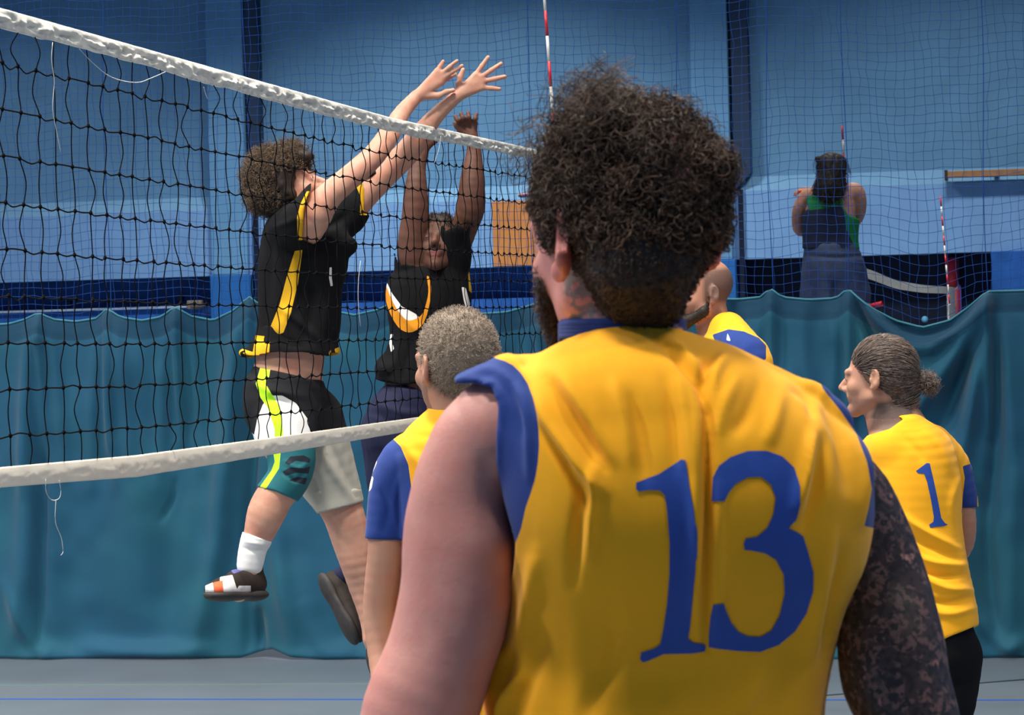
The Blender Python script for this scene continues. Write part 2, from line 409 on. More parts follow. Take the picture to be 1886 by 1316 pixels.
# plywood board and timber rail on the far wall
u, z = on_v(909, 490, WV - .04)
t = thing('plywood_board', 'orange plywood board fixed to the blue far wall beside the black net', 'board', B(u + .5, WV - .02, zp))
ub = uv(1120)
bevel_box('board', (u, ub, WV - .04, WV - .004, zp + .005, zv(909, 371, WV - .04)), m_wood, t, .004)
for du in (.06, ub - u - .08):
    for dz in (.06, .62): bevel_box('screw', (u + du, u + du + .02, WV - .045, WV - .038, zp + dz, zp + dz + .02), mat('screw_steel', (.2, .18, .16), .4, metal=.8), t, .003)
u, z = on_v(1742, 322, WV - .1); zt = zv(1742, 316, WV - .3)
t = thing('timber_rail', 'brown timber rail sticking out along the upper far wall at the right edge', 'rail', B(u + 1, WV - .2, z))
a = bevel_box('rail', (u + .02, u + 4.2, WV - .16, WV - .06, z - .035, z + .035), m_beam, t, .006)
bevel_box('rail_end', (u - .01, u + .02, WV - .17, WV - .05, z - .06, z + .05), mat('dark_end', (.03, .02, .015), .6), t, .004)
for k in (.5, 2.0, 3.6): bevel_box('bracket', (u + k, u + k + .05, WV - .06, WV + .12, z - .03, z + .03), m_dark, t, .004)
# pink cloth left on the sill
u, z = on_v(966, 356, WV - .05)
L = []; ell(L, B(u, WV + .03, zl + .055), (.085, .05, .016)); ell(L, B(u + .05, WV + .03, zl + .06), (.05, .04, .012)); ell(L, B(u - .05, WV + .02, zl + .05), (.04, .03, .014))
V, Q = surf(L, .006); tag(obj('cloth', V, Q, mat('pink_cloth', (.75, .42, .48), .8)), 'small pink cloth lying on the wall sill above the plywood board', 'cloth')

# ------------------------------------------------------------------ dividing curtain and the blue netting above it
CV = 14.60
TOP = [(-900, 590), (-500, 575), (-260, 590), (-140, 572), (-40, 600), (20, 596), (50, 588), (77, 576), (100, 588), (140, 592), (178, 586), (201, 568), (225, 584), (265, 590), (300, 583), (326, 565), (350, 582), (390, 590), (430, 572), (459, 546), (475, 560),
       (520, 575), (600, 570), (650, 580), (700, 570), (720, 560), (760, 575), (850, 580), (930, 575), (975, 562), (991, 556), (1010, 565), (1080, 572), (1200, 560), (1270, 545), (1300, 550), (1360, 551), (1400, 547), (1420, 531), (1440, 547), (1490, 552), (1540, 549), (1563, 531), (1575, 543), (1610, 569), (1650, 590), (1700, 603), (1750, 590), (1790, 562), (1820, 537), (1850, 536), (1886, 535), (2000, 530), (2400, 540)]
tu = np.array([on_v(x, y, CV) for x, y in TOP])
us = np.arange(-8.4, 1.6, .016); ztop = np.interp(us, tu[:, 0], tu[:, 1])
nz = 96; ts = np.linspace(0, 1, nz) ** 1.0
botx = [(-900, 0), (400, 0), (440, .0), (478, .035), (500, .045), (540, .01), (600, 0), (2400, 0)]
bu = np.array([on_v(x, 1200, CV)[0] for x, _ in botx]); zbot = np.interp(us, bu, [q[1] for q in botx]) + .004
Ug, Tg = np.meshgrid(us, ts, indexing='ij'); Zg = zbot[:, None] + (ztop - zbot)[:, None] * Tg
P = Ug[..., None] * EU + CV * EN + Zg[..., None] * np.array([0, 0, 1.])
px, py, _ = proj(P)
S = []
for x, y in [(77, 576), (201, 568), (326, 565), (459, 546), (991, 556), (1420, 531), (1563, 531), (1820, 537)]:
    S += [([(x, y), (x + 2, y + 90), (x + 4, y + 260)], 26, 9), ([(x - 10, y + 12), (x - 24, y + 120), (x - 32, y + 330)], 12, 12), ([(x + 12, y + 12), (x + 30, y + 110), (x + 42, y + 300)], 13, 12)]
S += [([(60, 600), (55, 750), (50, 900), (45, 1060), (20, 1200)], 22, 22), ([(75, 640), (78, 900), (70, 1215)], -22, 10), ([(215, 600), (212, 760), (215, 900)], 16, 14),
      ([(440, 600), (425, 720), (412, 860), (400, 1000), (380, 1100), (355, 1200)], 34, 24), ([(462, 600), (462, 800), (455, 1000), (452, 1200)], -26, 10), ([(500, 900), (520, 1060), (545, 1190)], 26, 22), ([(470, 1120), (475, 1210)], -30, 12),
      ([(320, 880), (315, 920), (295, 960)], -9, 4), ([(560, 1100), (600, 1190), (660, 1200)], 18, 22), ([(150, 1190), (260, 1200), (380, 1196)], 24, 16), ([(10, 1080), (60, 1180), (100, 1205)], 18, 14),
      ([(240, 620), (250, 800), (250, 1000), (240, 1180)], 10, 36), ([(330, 640), (330, 900), (300, 1150)], -12, 30), ([(620, 600), (640, 760), (650, 900), (640, 1100)], 14, 24),
      ([(1576, 548), (1600, 610), (1635, 680)], -26, 8), ([(1582, 545), (1640, 610), (1700, 640), (1760, 612), (1812, 560)], 26, 12), ([(1600, 560), (1650, 598), (1700, 616), (1755, 600), (1805, 560)], -14, 6),
      ([(1820, 545), (1770, 640), (1700, 740), (1660, 800)], 26, 16), ([(1815, 600), (1760, 720), (1720, 820)], -26, 16), ([(1822, 560), (1800, 700), (1770, 850), (1775, 1000), (1800, 1190)], 30, 16), ([(1835, 560), (1835, 800), (1820, 1000), (1840, 1200)], -24, 14),
      ([(1860, 560), (1870, 800), (1860, 1200)], 18, 20), ([(1350, 560), (1352, 620), (1345, 700)], -14, 10), ([(1380, 570), (1385, 700)], 12, 14), ([(1480, 570), (1480, 660), (1500, 720)], 10, 14), ([(1440, 560), (1450, 700)], -12, 10), ([(1530, 560), (1530, 640)], 10, 12),
      ([(1640, 640), (1600, 720), (1560, 760)], 14, 18), ([(1720, 660), (1690, 740), (1700, 800)], 12, 20), ([(1740, 780), (1760, 850), (1800, 900)], 16, 16), ([(1810, 1130), (1850, 1190), (1886, 1180)], 22, 14)]
dsp = 1.5 * strokes(px.ravel(), py.ravel(), S).reshape(px.shape)
q3 = np.stack([Ug * 1.5, Zg * .22, Ug * 0], -1)
dsp += fbm(q3, 1.3, 3) * .045 * np.clip(1.15 - .3 * Tg, 0, 1) + fbm(np.stack([Ug, Zg, Ug * 0], -1), 2.2, 3) * .015
dtop = (ztop[:, None] - Zg); dsp -= .006 * np.exp(-((dtop - .10) / .008) ** 2)
dsp += .02 * np.exp(-(Zg / .06) ** 2) * (1 + vnoise(np.stack([Ug * 5, Ug * 0, Ug * 0], -1)))
P = P - 1.7 * dsp[..., None] * EN
m_cur = mat('teal_curtain', (.010, .086, .158), .72, .06, 5, masks=[('hem', (.008, .060, .115), .2)], weave=.15, sheen=.15, spec=.25, var2=((.013, .125, .145), .6, 1.2))
curt = thing('divider_curtain', 'teal fabric divider curtain with scalloped top hung across the hall', 'curtain', B(-3, CV, 0))
o = obj('fabric', P.reshape(-1, 3), grid_faces(len(us), nz), m_cur, curt, attrs={'hem': (dtop.ravel() < .10) * 1.0})
md = o.modifiers.new('thick', 'SOLIDIFY'); md.thickness = .004
tpc = P[:, -1]; V, Q = tubes([tpc[::2]], .006, 4)
obj('top_cord', V, Q, mat('teal_cord', (.03, .20, .27), .6), curt)

NV = 14.80
m_cord = mat('blue_net_cord', (.018, .085, .36), .7, spec=.2)
def sag(u, z):
    P = u[..., None] * EU + NV * EN + z[..., None] * np.array([0, 0, 1.]); x, y, _ = proj(P)
    return z - .15 * np.exp(-((x - 1700) / 90.) ** 2) * np.clip((y - 330) / 260, 0, 1) + .006 * np.sin(x / 23. + z * 3) + .012 * np.sin(x / 70. + 2 * z)
crv = []
for k, uu in enumerate(np.arange(-8.2, 1.4, .045)):
    zb = np.interp(uu, tu[:, 0], tu[:, 1]) - .05
    z = np.linspace(zb, 4.3, 40); a = np.full(40, uu) + .006 * np.sin(z * 9 + k * .7) + .004 * rng.standard_normal(40)
    z2 = sag(a, z) if uu < 1 else z
    crv.append(a[:, None] * EU + (NV + .01 * np.sin(z * 3 + k * .3))[:, None] * EN + np.maximum(z2, zb)[:, None] * np.array([0, 0, 1.]))
for zz in np.arange(1.45, 4.3, .045):
    a = np.linspace(-8.2, 1.4, 190); z = sag(a, np.full(190, zz)) + .002 * rng.standard_normal(190)
    zb = np.interp(a, tu[:, 0], tu[:, 1]) - .04; ok = z > zb
    idx = np.flatnonzero(ok)
    for g in np.split(idx, np.flatnonzero(np.diff(idx) > 1) + 1):
        if len(g) > 2: crv.append(a[g][:, None] * EU + NV * EN + z[g][:, None] * np.array([0, 0, 1.]))
V, Q = tubes(crv, .0013, 3)
dn = thing('divider_netting', 'fine blue cord netting hanging above the teal curtain', 'netting', B(-3, NV, 1.5))
obj('mesh_cords', V, Q, m_cord, dn, kind='stuff')
for x in (462, 982, 1257, 1421, 1563, 1818, 201):
    u = on_v(x, 500, NV)[0]; zb = np.interp(u, tu[:, 0], tu[:, 1]) - .03
    z = np.linspace(zb, 4.4, 30); C = (u + .008 * np.sin(z * 4 + x))[:, None] * EU + (NV - .004) * EN + z[:, None] * np.array([0, 0, 1.])
    V, Q = tubes([C], .0021, 4); obj('hanging_rope', V, Q, m_cord, dn)
C = np.array([B(u, NV, 4.35) for u in np.linspace(-8.2, 1.4, 20)]); V, Q = tubes([C], .02, 6); obj('top_rope', V, Q, m_cord, dn)

# ------------------------------------------------------------------ the near volleyball net
NU = -2.40
m_black = mat('net_cord_black', (.003, .003, .004), .9, spec=.1)
m_tape = mat('net_tape_canvas', (.80, .77, .68), .8, .06, 14, weave=.2, var2=((.42, .42, .37), .6, 28))
def prof(pts):
    a = np.array([on_u(x, y, NU) for x, y in pts]); return lambda v: np.interp(v, a[:, 0], a[:, 1])
tt, tb = prof([(-400, -110), (0, 15), (480, 150), (720, 217), (985, 275)]), prof([(-400, -70), (0, 50), (240, 113), (480, 180), (720, 243), (985, 292)])
bt, bb = prof([(-400, 930), (0, 860), (250, 838), (480, 808), (770, 768)]), prof([(-400, 975), (0, 897), (250, 878), (480, 840), (770, 791)])
va, vb = on_u(1018, 300, NU)[0] - 9.0, on_u(1018, 300, NU)[0]
net = thing('volleyball_net', 'black cord volleyball net with white top tape crossing in front of the jumpers', 'volleyball net', B(NU, (va + vb) / 2, 0))
def band(name, lo, hi, crumple, parent, m, u0=NU):
    n = 2400; vv = np.linspace(va - .15, vb + .15, n); nc = 12; V = []
    s = np.linspace(0, 1, nc)
    Vv, Sv = np.meshgrid(vv, s, indexing='ij'); L_, H_ = lo(vv)[:, None], hi(vv)[:, None]
    q = np.stack([Vv * 1.0, Sv * .07, Vv * 0], -1)
    wv = fbm(q * np.array([1, 3.0, 1]), 17, 3)
    cen = np.exp(-((Sv - .42) / .2) ** 2)
    d = crumple * (wv * (.10 + cen) - .5 * np.abs(fbm(q * np.array([1, 2.0, 1]), 34, 2)) * cen) + .004 * np.sin(Sv * math.pi)
    Z = L_ + (H_ - L_) * Sv + crumple * .35 * fbm(q, 9, 2) * (1 - Sv)
    out = []
    for sg in (-1, 1):
        d2 = d if sg > 0 else .004 * np.sin(Sv * math.pi)
        out.append((u0 + sg * (.003 + d2))[..., None] * EU + Vv[..., None] * EN + Z[..., None] * np.array([0, 0, 1.]))
    V = np.concatenate([out[0].reshape(-1, 3), out[1].reshape(-1, 3)]); f = grid_faces(n, nc); f2 = f[:, ::-1] + n * nc
    e1 = []
    for j, fl in ((0, 0), (nc - 1, 1)):
        i = np.arange(n - 1) * nc + j; a_ = np.stack([i, i + nc, i + nc + n * nc, i + n * nc], 1); e1.append(a_ if fl else a_[:, ::-1])
    o = obj(name, V, np.concatenate([f, f2] + e1), m, parent); return o
band('top_tape', tb, tt, .013, net, m_tape)
band('bottom_tape', bb, bt, .0018, net, mat('net_tape_bottom', (.76, .70, .58), .8, .05, 14, weave=.2))
vc = np.arange(va, vb + .01, .1); crv = []; rads = []
NR = 9; wob = rng.standard_normal((len(vc), NR + 2)) * .006
fr = lambda j: 0. if j == 0 else (1. if j > 9 else .08 + .1063 * (j - 1))
for i, v in enumerate(vc):
    pts = []; z1, z0 = tb(v), bt(v)
    for j in range(NR + 2):
        f = fr(j); pts.append([v + (wob[i, j] if 0 < j <= NR else wob[i, j] * .5), z1 + (z0 - z1) * f, 0])
        if j <= NR: pts.append([v + rng.standard_normal() * .009 + wob[i, j] * .5, z1 + (z0 - z1) * (f + fr(j + 1)) / 2, rng.standard_normal() * .006])
    pts = np.array(catmull(pts, 4))
    crv.append((NU + pts[:, 2])[:, None] * EU + pts[:, :1] * EN + pts[:, 1:2] * np.array([0, 0, 1.])); rads.append(.0014)
for j in range(1, NR + 1):
    pts = []; f = fr(j)
    for i, v in enumerate(vc):
        z1, z0 = tb(v), bt(v); pts.append([v + wob[i, j], z1 + (z0 - z1) * f, 0])
        if i < len(vc) - 1: pts.append([v + .05, z1 + (z0 - z1) * f - .004 + rng.standard_normal() * .003, rng.standard_normal() * .004])
    pts = np.array(catmull(pts, 3))
    crv.append((NU + pts[:, 2])[:, None] * EU + pts[:, :1] * EN + pts[:, 1:2] * np.array([0, 0, 1.])); rads.append(.0018)
V, Q = tubes(crv, rads, 4); obj('cords', V, Q, m_black, net, kind='stuff')
kn = []
for i, v in enumerate(vc):
    for j in range(1, NR + 1):
        z = tb(v) + (bt(v) - tb(v)) * fr(j); c = B(NU, v + wob[i, j], z); d = np.array([0, 0, .006])
        kn.append(np.array([c - d, c - d * .4, c + d * .4, c + d]))
V, Q = tubes(kn, [np.array([.001, .0042, .0042, .001])] * len(kn), 4); obj('knots', V, Q, m_black, net, kind='stuff')
m_thr = mat('loose_thread', (.50, .52, .50), .8)
for pl in ([(97, 78), (95, 110), (100, 150), (97, 200), (106, 250), (112, 280)], [(146, 90), (170, 115), (205, 142), (250, 152), (280, 143), (305, 132)], [(375, 160), (378, 170), (382, 182)],
           [(84, 882), (85, 905), (95, 920), (108, 918), (112, 905), (109, 884)], [(103, 920), (102, 960), (113, 990), (116, 1015), (112, 1022)], [(812, 250), (808, 275), (800, 300)], [(664, 480), (660, 520), (660, 560), (664, 600)]):
    pl = catmull([np.array(q, float) for q in pl], 4)
    C = []
    for x, y in pl:
        v, z = on_u(x, y, NU + .02); C.append(B(NU + .02, v, z))
    V, Q = tubes([np.array(C)], .0009, 4); obj('loose_thread', V, Q, m_thr, net)
for v in (va - 1.0, vb + 1.0):        # posts outside the court
    t = thing('net_post', 'steel volleyball post ' + ('off the left of the frame, near end of the net' if v < va else 'behind the dark curly head, far end of the net'), 'post', B(NU, v, 0), 'posts of the near net')
    V, Fc = lathe([(.0, 0), (.16, 0), (.16, .03), (.05, .04), (.045, .05), (.045, 2.38), (.05, 2.38), (.05, 2.46), (0.01, 2.47)], B(NU, v, 0), (0, 0, 1), 20)
    obj('pole', V, Fc, mat('post_steel', (.35, .36, .38), .35, metal=.7), t)
    e = va - .15 if v < va else vb + .15
    V, Q = tubes([np.array([B(NU, e, float(tt(e)) - .01), B(NU, v, 2.40)])], .003, 4); obj('cable', V, Q, m_black, t)
    V, Q = tubes([np.array([B(NU, e, float(bb(e)) + .02), B(NU, v, 1.35)])], .003, 4); obj('cable', V, Q, m_black, t)

m_red = mat('antenna_red', (.55, .015, .03), .4); m_wht = mat('antenna_white', (.78, .74, .68), .4)
def antenna(label, a, b, n, r, grp=None, first=0):
    "striped rod from a up to b in n bands"
    a, b = v3(a), v3(b)
    t = thing('antenna', label, 'antenna', a, grp); ax = (b - a) / np.linalg.norm(b - a); L_ = np.linalg.norm(b - a) / n
    for i in range(n):
        V, Fc = lathe([(r, i * L_), (r, (i + 1) * L_)], a, ax, 12)
        obj('stripe', V, Fc, m_red if (i + first) % 2 else m_wht, t)
    V, Fc = lathe([(r * 1.4, -.01), (r * 1.4, 0)], a, ax, 12); obj('end_cap', V, Fc, m_wht, t)
v1, z1 = on_u(1018, 210, NU - .03); v2, z2 = on_u(1003, 0, NU - .03)
pa = B(NU - .03, v1, z1); pb = B(NU - .03, v1 + .0, z2); pb = W(1003, 0, (pa - CO) @ RC @ np.array([0, 0, -1.]))
d = (pb - pa) / np.linalg.norm(pb - pa)
# red bands lie between photo rows 18-66 etc: one band is 46.5 px high
stp = .0465 * 1.0 / 1.0 * np.linalg.norm(pb - pa) / (210.5 / 1000) / 1000 * 1000 / 1000
stp = np.linalg.norm(pb - pa) * 46.8 / 210.5
antenna('red and white striped antenna standing up from the near net tape', pa + d * (stp * .08) - d * stp * 9, pa + d * (stp * .08) + d * stp * 6, 15, .006, first=1)
# ------------------------------------------------------------------ people
class Fig:
    "a figure laid out from photo points at depth D; sizes in photo pixels at that depth"
    def __init__(s, D): s.D = D; s.s = F / D
    def p(s, x, y, dz=0.): return W(x, y, s.D + dz)
    def r(s, px): return px / s.s
    def limb(s, L, nodes, k=.012, flat=None, n=3, op='+'):
        N = catmull([np.r_[s.p(*q[:3]), s.r(q[3])] for q in nodes], n)
        for i in range(len(N) - 1):
            cone(L, N[i][:3], N[i + 1][:3], N[i][3], N[i + 1][3], k if i == 0 else .003, flat, op)
    def trunk(s, L, rows, yaw=0., k=.02, e=2.3, n=3, cap=.6):
        "rows: (left x, right x, y, dz, half depth in px)"
        loft(L, [(s.p((a + b) / 2, y, dz), s.r((b - a) / 2), s.r(hd)) for a, b, y, dz, hd in rows], yaw, k, e, n, cap)
    def ball(s, L, x, y, dz, rx, ry=None, rz=None, k=.012, op='+', M=None):
        ry = ry or rx; rz = rz or rx      # px: across, deep, tall
        ell(L, s.p(x, y, dz), (s.r(rx), s.r(ry), s.r(rz)), M, k, op)
def frame(fwd, up=(0, 0, 1)):
    f = v3(fwd) / np.linalg.norm(fwd); r = np.cross(f, v3(up)); r /= np.linalg.norm(r); u = np.cross(r, f)
    return np.stack([r, f, u], 1)       # columns: the head's right, front, up
def head(L, c, R, s=1., ears=(1, 1), nose=1., jaw=1., beard=0.):
    g = lambda *q: c + R @ (v3(q) * s)
    E_ = lambda q, r, k=.012, op='+', M=None: ell(L, g(*q), v3(r) * s, R if M is None else R @ M, k * s, op)
    C_ = lambda a, b, ra, rb, k=.012, op='+': cone(L, g(*a), g(*b), ra * s, rb * s, k * s, None, op)
    E_((0, -.014, .034), (.075, .094, .084)); E_((0, .028, -.02), (.062, .066, .078), .02)
    C_((-.046, .012, -.058), (0, .074, -.094 * jaw), .022, .017, .02); C_((.046, .012, -.058), (0, .074, -.094 * jaw), .022, .017, .02)
    E_((0, .080 + beard * .01, -.096 * jaw), (.019 + beard * .02, .018 + beard * .01, .017), .014)
    for x in (-1, 1):
        E_((x * .036, .062, -.026), (.024, .026, .024), .012)
        E_((x * .031, .100, .002), (.017, .014, .0125), .008, '-')
        E_((x * .031, .081, .001), (.0145, .0135, .0135), .004)
    C_((-.040, .082, .020), (.040, .082, .020), .0105, .0105, .010)
    C_((0, .088, .008), (0, .110 + .004 * nose, -.026), .0075, .0125 * nose, .008)
    for x in (-1, 1): E_((x * .012, .099, -.033), (.0085, .011, .0085), .005)
    E_((0, .084, -.052), (.026, .013, .015), .012)
    E_((0, .0885, -.0565), (.020, .008, .0055), .004); E_((0, .087, -.067), (.018, .009, .006), .004)
    C_((-.022, .0965, -.0615), (.022, .0965, -.0615), .0018, .0018, .003, '-')
    for x, on in zip((-1, 1), ears):
        if not on: continue
        a = .45 * x; T = np.array([[math.cos(a), -math.sin(a), 0], [math.sin(a), math.cos(a), 0], [0, 0, 1]])
        E_((x * .081, -.010, -.004), (.0085, .0185, .031), .006, '+', T)
        E_((x * .090, -.009, .001), (.0070, .0105, .018), .004, '-', T)
        E_((x * .079, .000, -.030), (.0065, .0085, .010), .006)
        E_((x * .081, .004, -.008), (.006, .005, .008), .003)
def eyes(root, c, R, s=1.):
    for x in (-1, 1):
        q = c + R @ (v3((x * .031, .0815, .001)) * s); L = []; ell(L, q, v3((.0125,) * 3) * s, None)
        V, Q = surf(L, .0022); o = obj('eye', V, Q, M['eye_white'], root)
        q2 = c + R @ (v3((x * .031, .0885, .001)) * s); L = []; ell(L, q2, v3((.0066, .0066, .0066)) * s, None)
        V, Q = surf(L, .0016); i = obj('iris', V, Q, M['eye_dark'], root)
def hand(L, w, d, n, s=1., side=1, spread=.5, curl=.15, thumb=1.0, lens=None, k=.006):
    "w wrist, d direction of the fingers, n back-of-hand normal; side +1 thumb towards cross(d, n)"
    d = v3(d) / np.linalg.norm(d); n = v3(n) - (v3(n) @ d) * d; n /= np.linalg.norm(n); t = np.cross(d, n) * side
    g = lambda a, b, c: w + s * (a * d + b * t + c * n)
    for b, r in ((-.028, .0125), (-.010, .014), (.009, .0145), (.026, .0135)):
        cone(L, g(.004, b * .55, 0), g(.085, b, .002), .0155 * s, r * s, .010)
    cone(L, g(.01, .014, -.008), g(.055, .034, -.010), .015 * s, .012 * s, .010)
    lens = lens or (.078, .090, .084, .064)
    for i, (b, ln, r) in enumerate(zip((.030, .010, -.010, -.029), lens, (.0086, .0090, .0086, .0076))):
        a = spread * (b / .03) * .55; p0 = g(.080, b, 0); dd = math.cos(a) * d + math.sin(a) * t
        for j, f in enumerate((.45, .31, .24)):
            cu = curl * (j + .5); dj = math.cos(cu) * dd - math.sin(cu) * n
            p1 = p0 + dj * ln * f * s; cone(L, p0, p1, (r - j * .0007) * s, (r - (j + 1) * .0007) * s, k if j == 0 else .002); p0 = p1
    a = thumb; p0 = g(.018, .020, -.004)
    for j, (ln, r) in enumerate(((.042, .0125), (.033, .0105), (.027, .0095))):
        aa = a * (1 - .22 * j); dj = math.cos(aa) * d + math.sin(aa) * t - .15 * n
        p1 = p0 + dj * ln * s; cone(L, p0, p1, r * s, (r - .001) * s, k); p0 = p1
def shoe(root, heel, toe, up, s=1., mats=None, sole=None, sock=None, attrs=None, h=.004, hh=.09):
    "low sports shoe between two points; up: away from the ground side"
    d = toe - heel; ln = np.linalg.norm(d); d /= ln; u = v3(up) - (v3(up) @ d) * d; u /= np.linalg.norm(u); t = np.cross(d, u)
    R = np.stack([t, d, u], 1); g = lambda a, b, c: heel + a * t + b * d + c * u
    L = []
    ell(L, g(0, .045, .045), (.037, .055, .042), R, .01); ell(L, g(0, ln * .48, .042), (.040, ln * .34, .038), R, .03); ell(L, g(0, ln - .062, .030), (.047, .066, .029), R, .03)
    cone(L, g(0, .05, .05), g(0, .052, hh), .036, .036, .02); cone(L, g(0, .10, .055), g(0, .14, .066), .03, .026, .02)
    V, Q = surf(L, h); a = {}
    if attrs: a = attrs(V, g, R, heel)
    up_ = obj('shoe', V, Q, mats or M['shoe_dark'], root, attrs=a)
    L = []
    ell(L, g(0, .045, .010), (.045, .060, .021), R, .02); ell(L, g(0, ln * .55, .009), (.044, ln * .42, .017), R, .02); ell(L, g(0, ln - .060, .011), (.051, .066, .017), R, .02)
    V, Q = surf(L, h); obj('sole', V, Q, sole or M['shoe_sole'], up_)
    C = []
    for i in range(5):
        b = ln * (.42 + .07 * i); z = .080 - .008 * i
        C.append(np.array([g(-.024, b, z - .012), g(-.008, b + .01, z), g(.010, b - .005, z + .001), g(.024, b + .008, z - .012)]))
    V, Q = tubes(C, .0028, 4); obj('laces', V, Q, M['white'], up_)
    return up_
def strands(name, V, N, n, root, m, length, rad=.0006, curl=0., freq=2., seg=7, lay=(0, 0, 0), layw=0., grav=0., where=None, seed=1, spread=.5, weight=None, base=0.):
    r = np.random.default_rng(seed); idx = np.arange(len(V))
    if where is not None: idx = idx[where(V)]
    i = r.choice(idx, n); P0 = V[i] - N[i] * base; D = N[i] + r.standard_normal((n, 3)) * spread
    if layw:
        la = lay(P0) if callable(lay) else np.broadcast_to(v3(lay), P0.shape); D = D * (1 - layw) + la * layw
    D /= np.linalg.norm(D, axis=1)[:, None]
    ln = (length(P0) if callable(length) else length) * r.uniform(.6, 1.15, n)
    a = np.cross(D, r.standard_normal((n, 3))); a /= np.linalg.norm(a, axis=1)[:, None]; b = np.cross(D, a)
    t = np.linspace(0, 1, seg)[None, :, None]; ph = r.uniform(0, 6.28, n)[:, None, None]; fq = freq * r.uniform(.7, 1.3, n)[:, None, None]
    C = P0[:, None] + D[:, None] * ln[:, None, None] * t + curl * ((np.cos(6.28 * fq * t + ph) - np.cos(ph)) * a[:, None] + (np.sin(6.28 * fq * t + ph) - np.sin(ph)) * b[:, None]) * np.minimum(1, t * 3)
    C[..., 2] -= grav * (t[..., 0] ** 2) * ln[:, None]
    rr = rad * (1 - .6 * t[..., 0]) * r.uniform(.7, 1.3, n)[:, None]
    T = np.gradient(C, axis=1); T /= np.maximum(np.linalg.norm(T, axis=2), 1e-9)[..., None]
    A = np.cross(T, a[:, None] + .01); A /= np.maximum(np.linalg.norm(A, axis=2), 1e-9)[..., None]; Bn = np.cross(T, A)
    ring = np.stack([C + rr[..., None] * (math.cos(q) * A + math.sin(q) * Bn) for q in (0, 2.094, 4.189)], 2)
    VV = ring.reshape(-1, 3)
    s0 = (np.arange(n) * seg * 3)[:, None, None] + (np.arange(seg - 1) * 3)[None, :, None]; j = np.arange(3)[None, None]
    QQ = np.stack([s0 + j, s0 + (j + 1) % 3, s0 + 3 + (j + 1) % 3, s0 + 3 + j], -1).reshape(-1, 4)
    return obj(name, VV, QQ, m, root, kind='stuff', attrs={'rnd': np.repeat(r.random(n), seg * 3)})
def relax(V, Q, n=2, w=.5):
    e = np.concatenate([Q[:, [0, 1]], Q[:, [1, 2]], Q[:, [2, 3]], Q[:, [3, 0]]]); c = np.maximum(np.bincount(e[:, 0], minlength=len(V)) + np.bincount(e[:, 1], minlength=len(V)), 1)
    for k in range(n):
        V = V + w * (np.stack([(np.bincount(e[:, 0], V[e[:, 1], i], len(V)) + np.bincount(e[:, 1], V[e[:, 0], i], len(V))) / c - V[:, i] for i in range(3)], 1))
    return V
def cut_px(f, poly, dmin=-9, dmax=9, soft=1.):
    "remove what lies inside a photo outline between two depths"
    def c(P, G):
        x, y, d = proj(P); m = (d - f.D > dmin) & (d - f.D < dmax); out = G.copy()
        sd = poly_sd(x[m], y[m], poly) / f.s
        out[m] = np.maximum(G[m], sd); return out
    return c
def cut_plane(p0, n):
    p0, n = v3(p0), v3(n) / np.linalg.norm(n)
    return lambda P, G: np.maximum(G, (P - p0) @ n)
def hollow(p0, n, depth, wall):
    "open up a hem: scoop the inside out behind the cut plane"
    p0, n = v3(p0), v3(n) / np.linalg.norm(n)
    def c(P, G):
        d = (P - p0) @ n
        return np.where(d > -depth, np.maximum(G, -(G + wall)), G)
    return c
def masks(f, V, N=None, **polys):
    "signed distance masks (0.5 = edge) from photo outlines"
    x, y, _ = proj(V); out = {}
    for k, pl in polys.items():
        sd = np.full(len(V), -1e3)
        for q in (pl if isinstance(pl[0][0], (list, tuple)) else [pl]): sd = np.maximum(sd, poly_sd(x, y, q))
        if N is not None: sd = np.where((N @ np.array([0, 1., 0])) > .35, -9, sd)
        out[k] = .5 + np.clip(sd / 12., -1, 1)
    return out
def fold(f, V, Q, S, noise=0., nf=10., stretch=(1, 1, .4)):
    V = relax(V, Q); N = vnormals(V, Q); x, y, _ = proj(V); d = strokes(x, y, S) if S else np.zeros(len(V))
    front = np.clip(.6 - N[:, 1], 0, 1)
    if noise: d = d * front + noise * fbm(V * v3(stretch), nf, 3)
    else: d = d * front
    V = V + N * d[:, None]; return V, vnormals(V, Q)
from mathutils.bvhtree import BVHTree
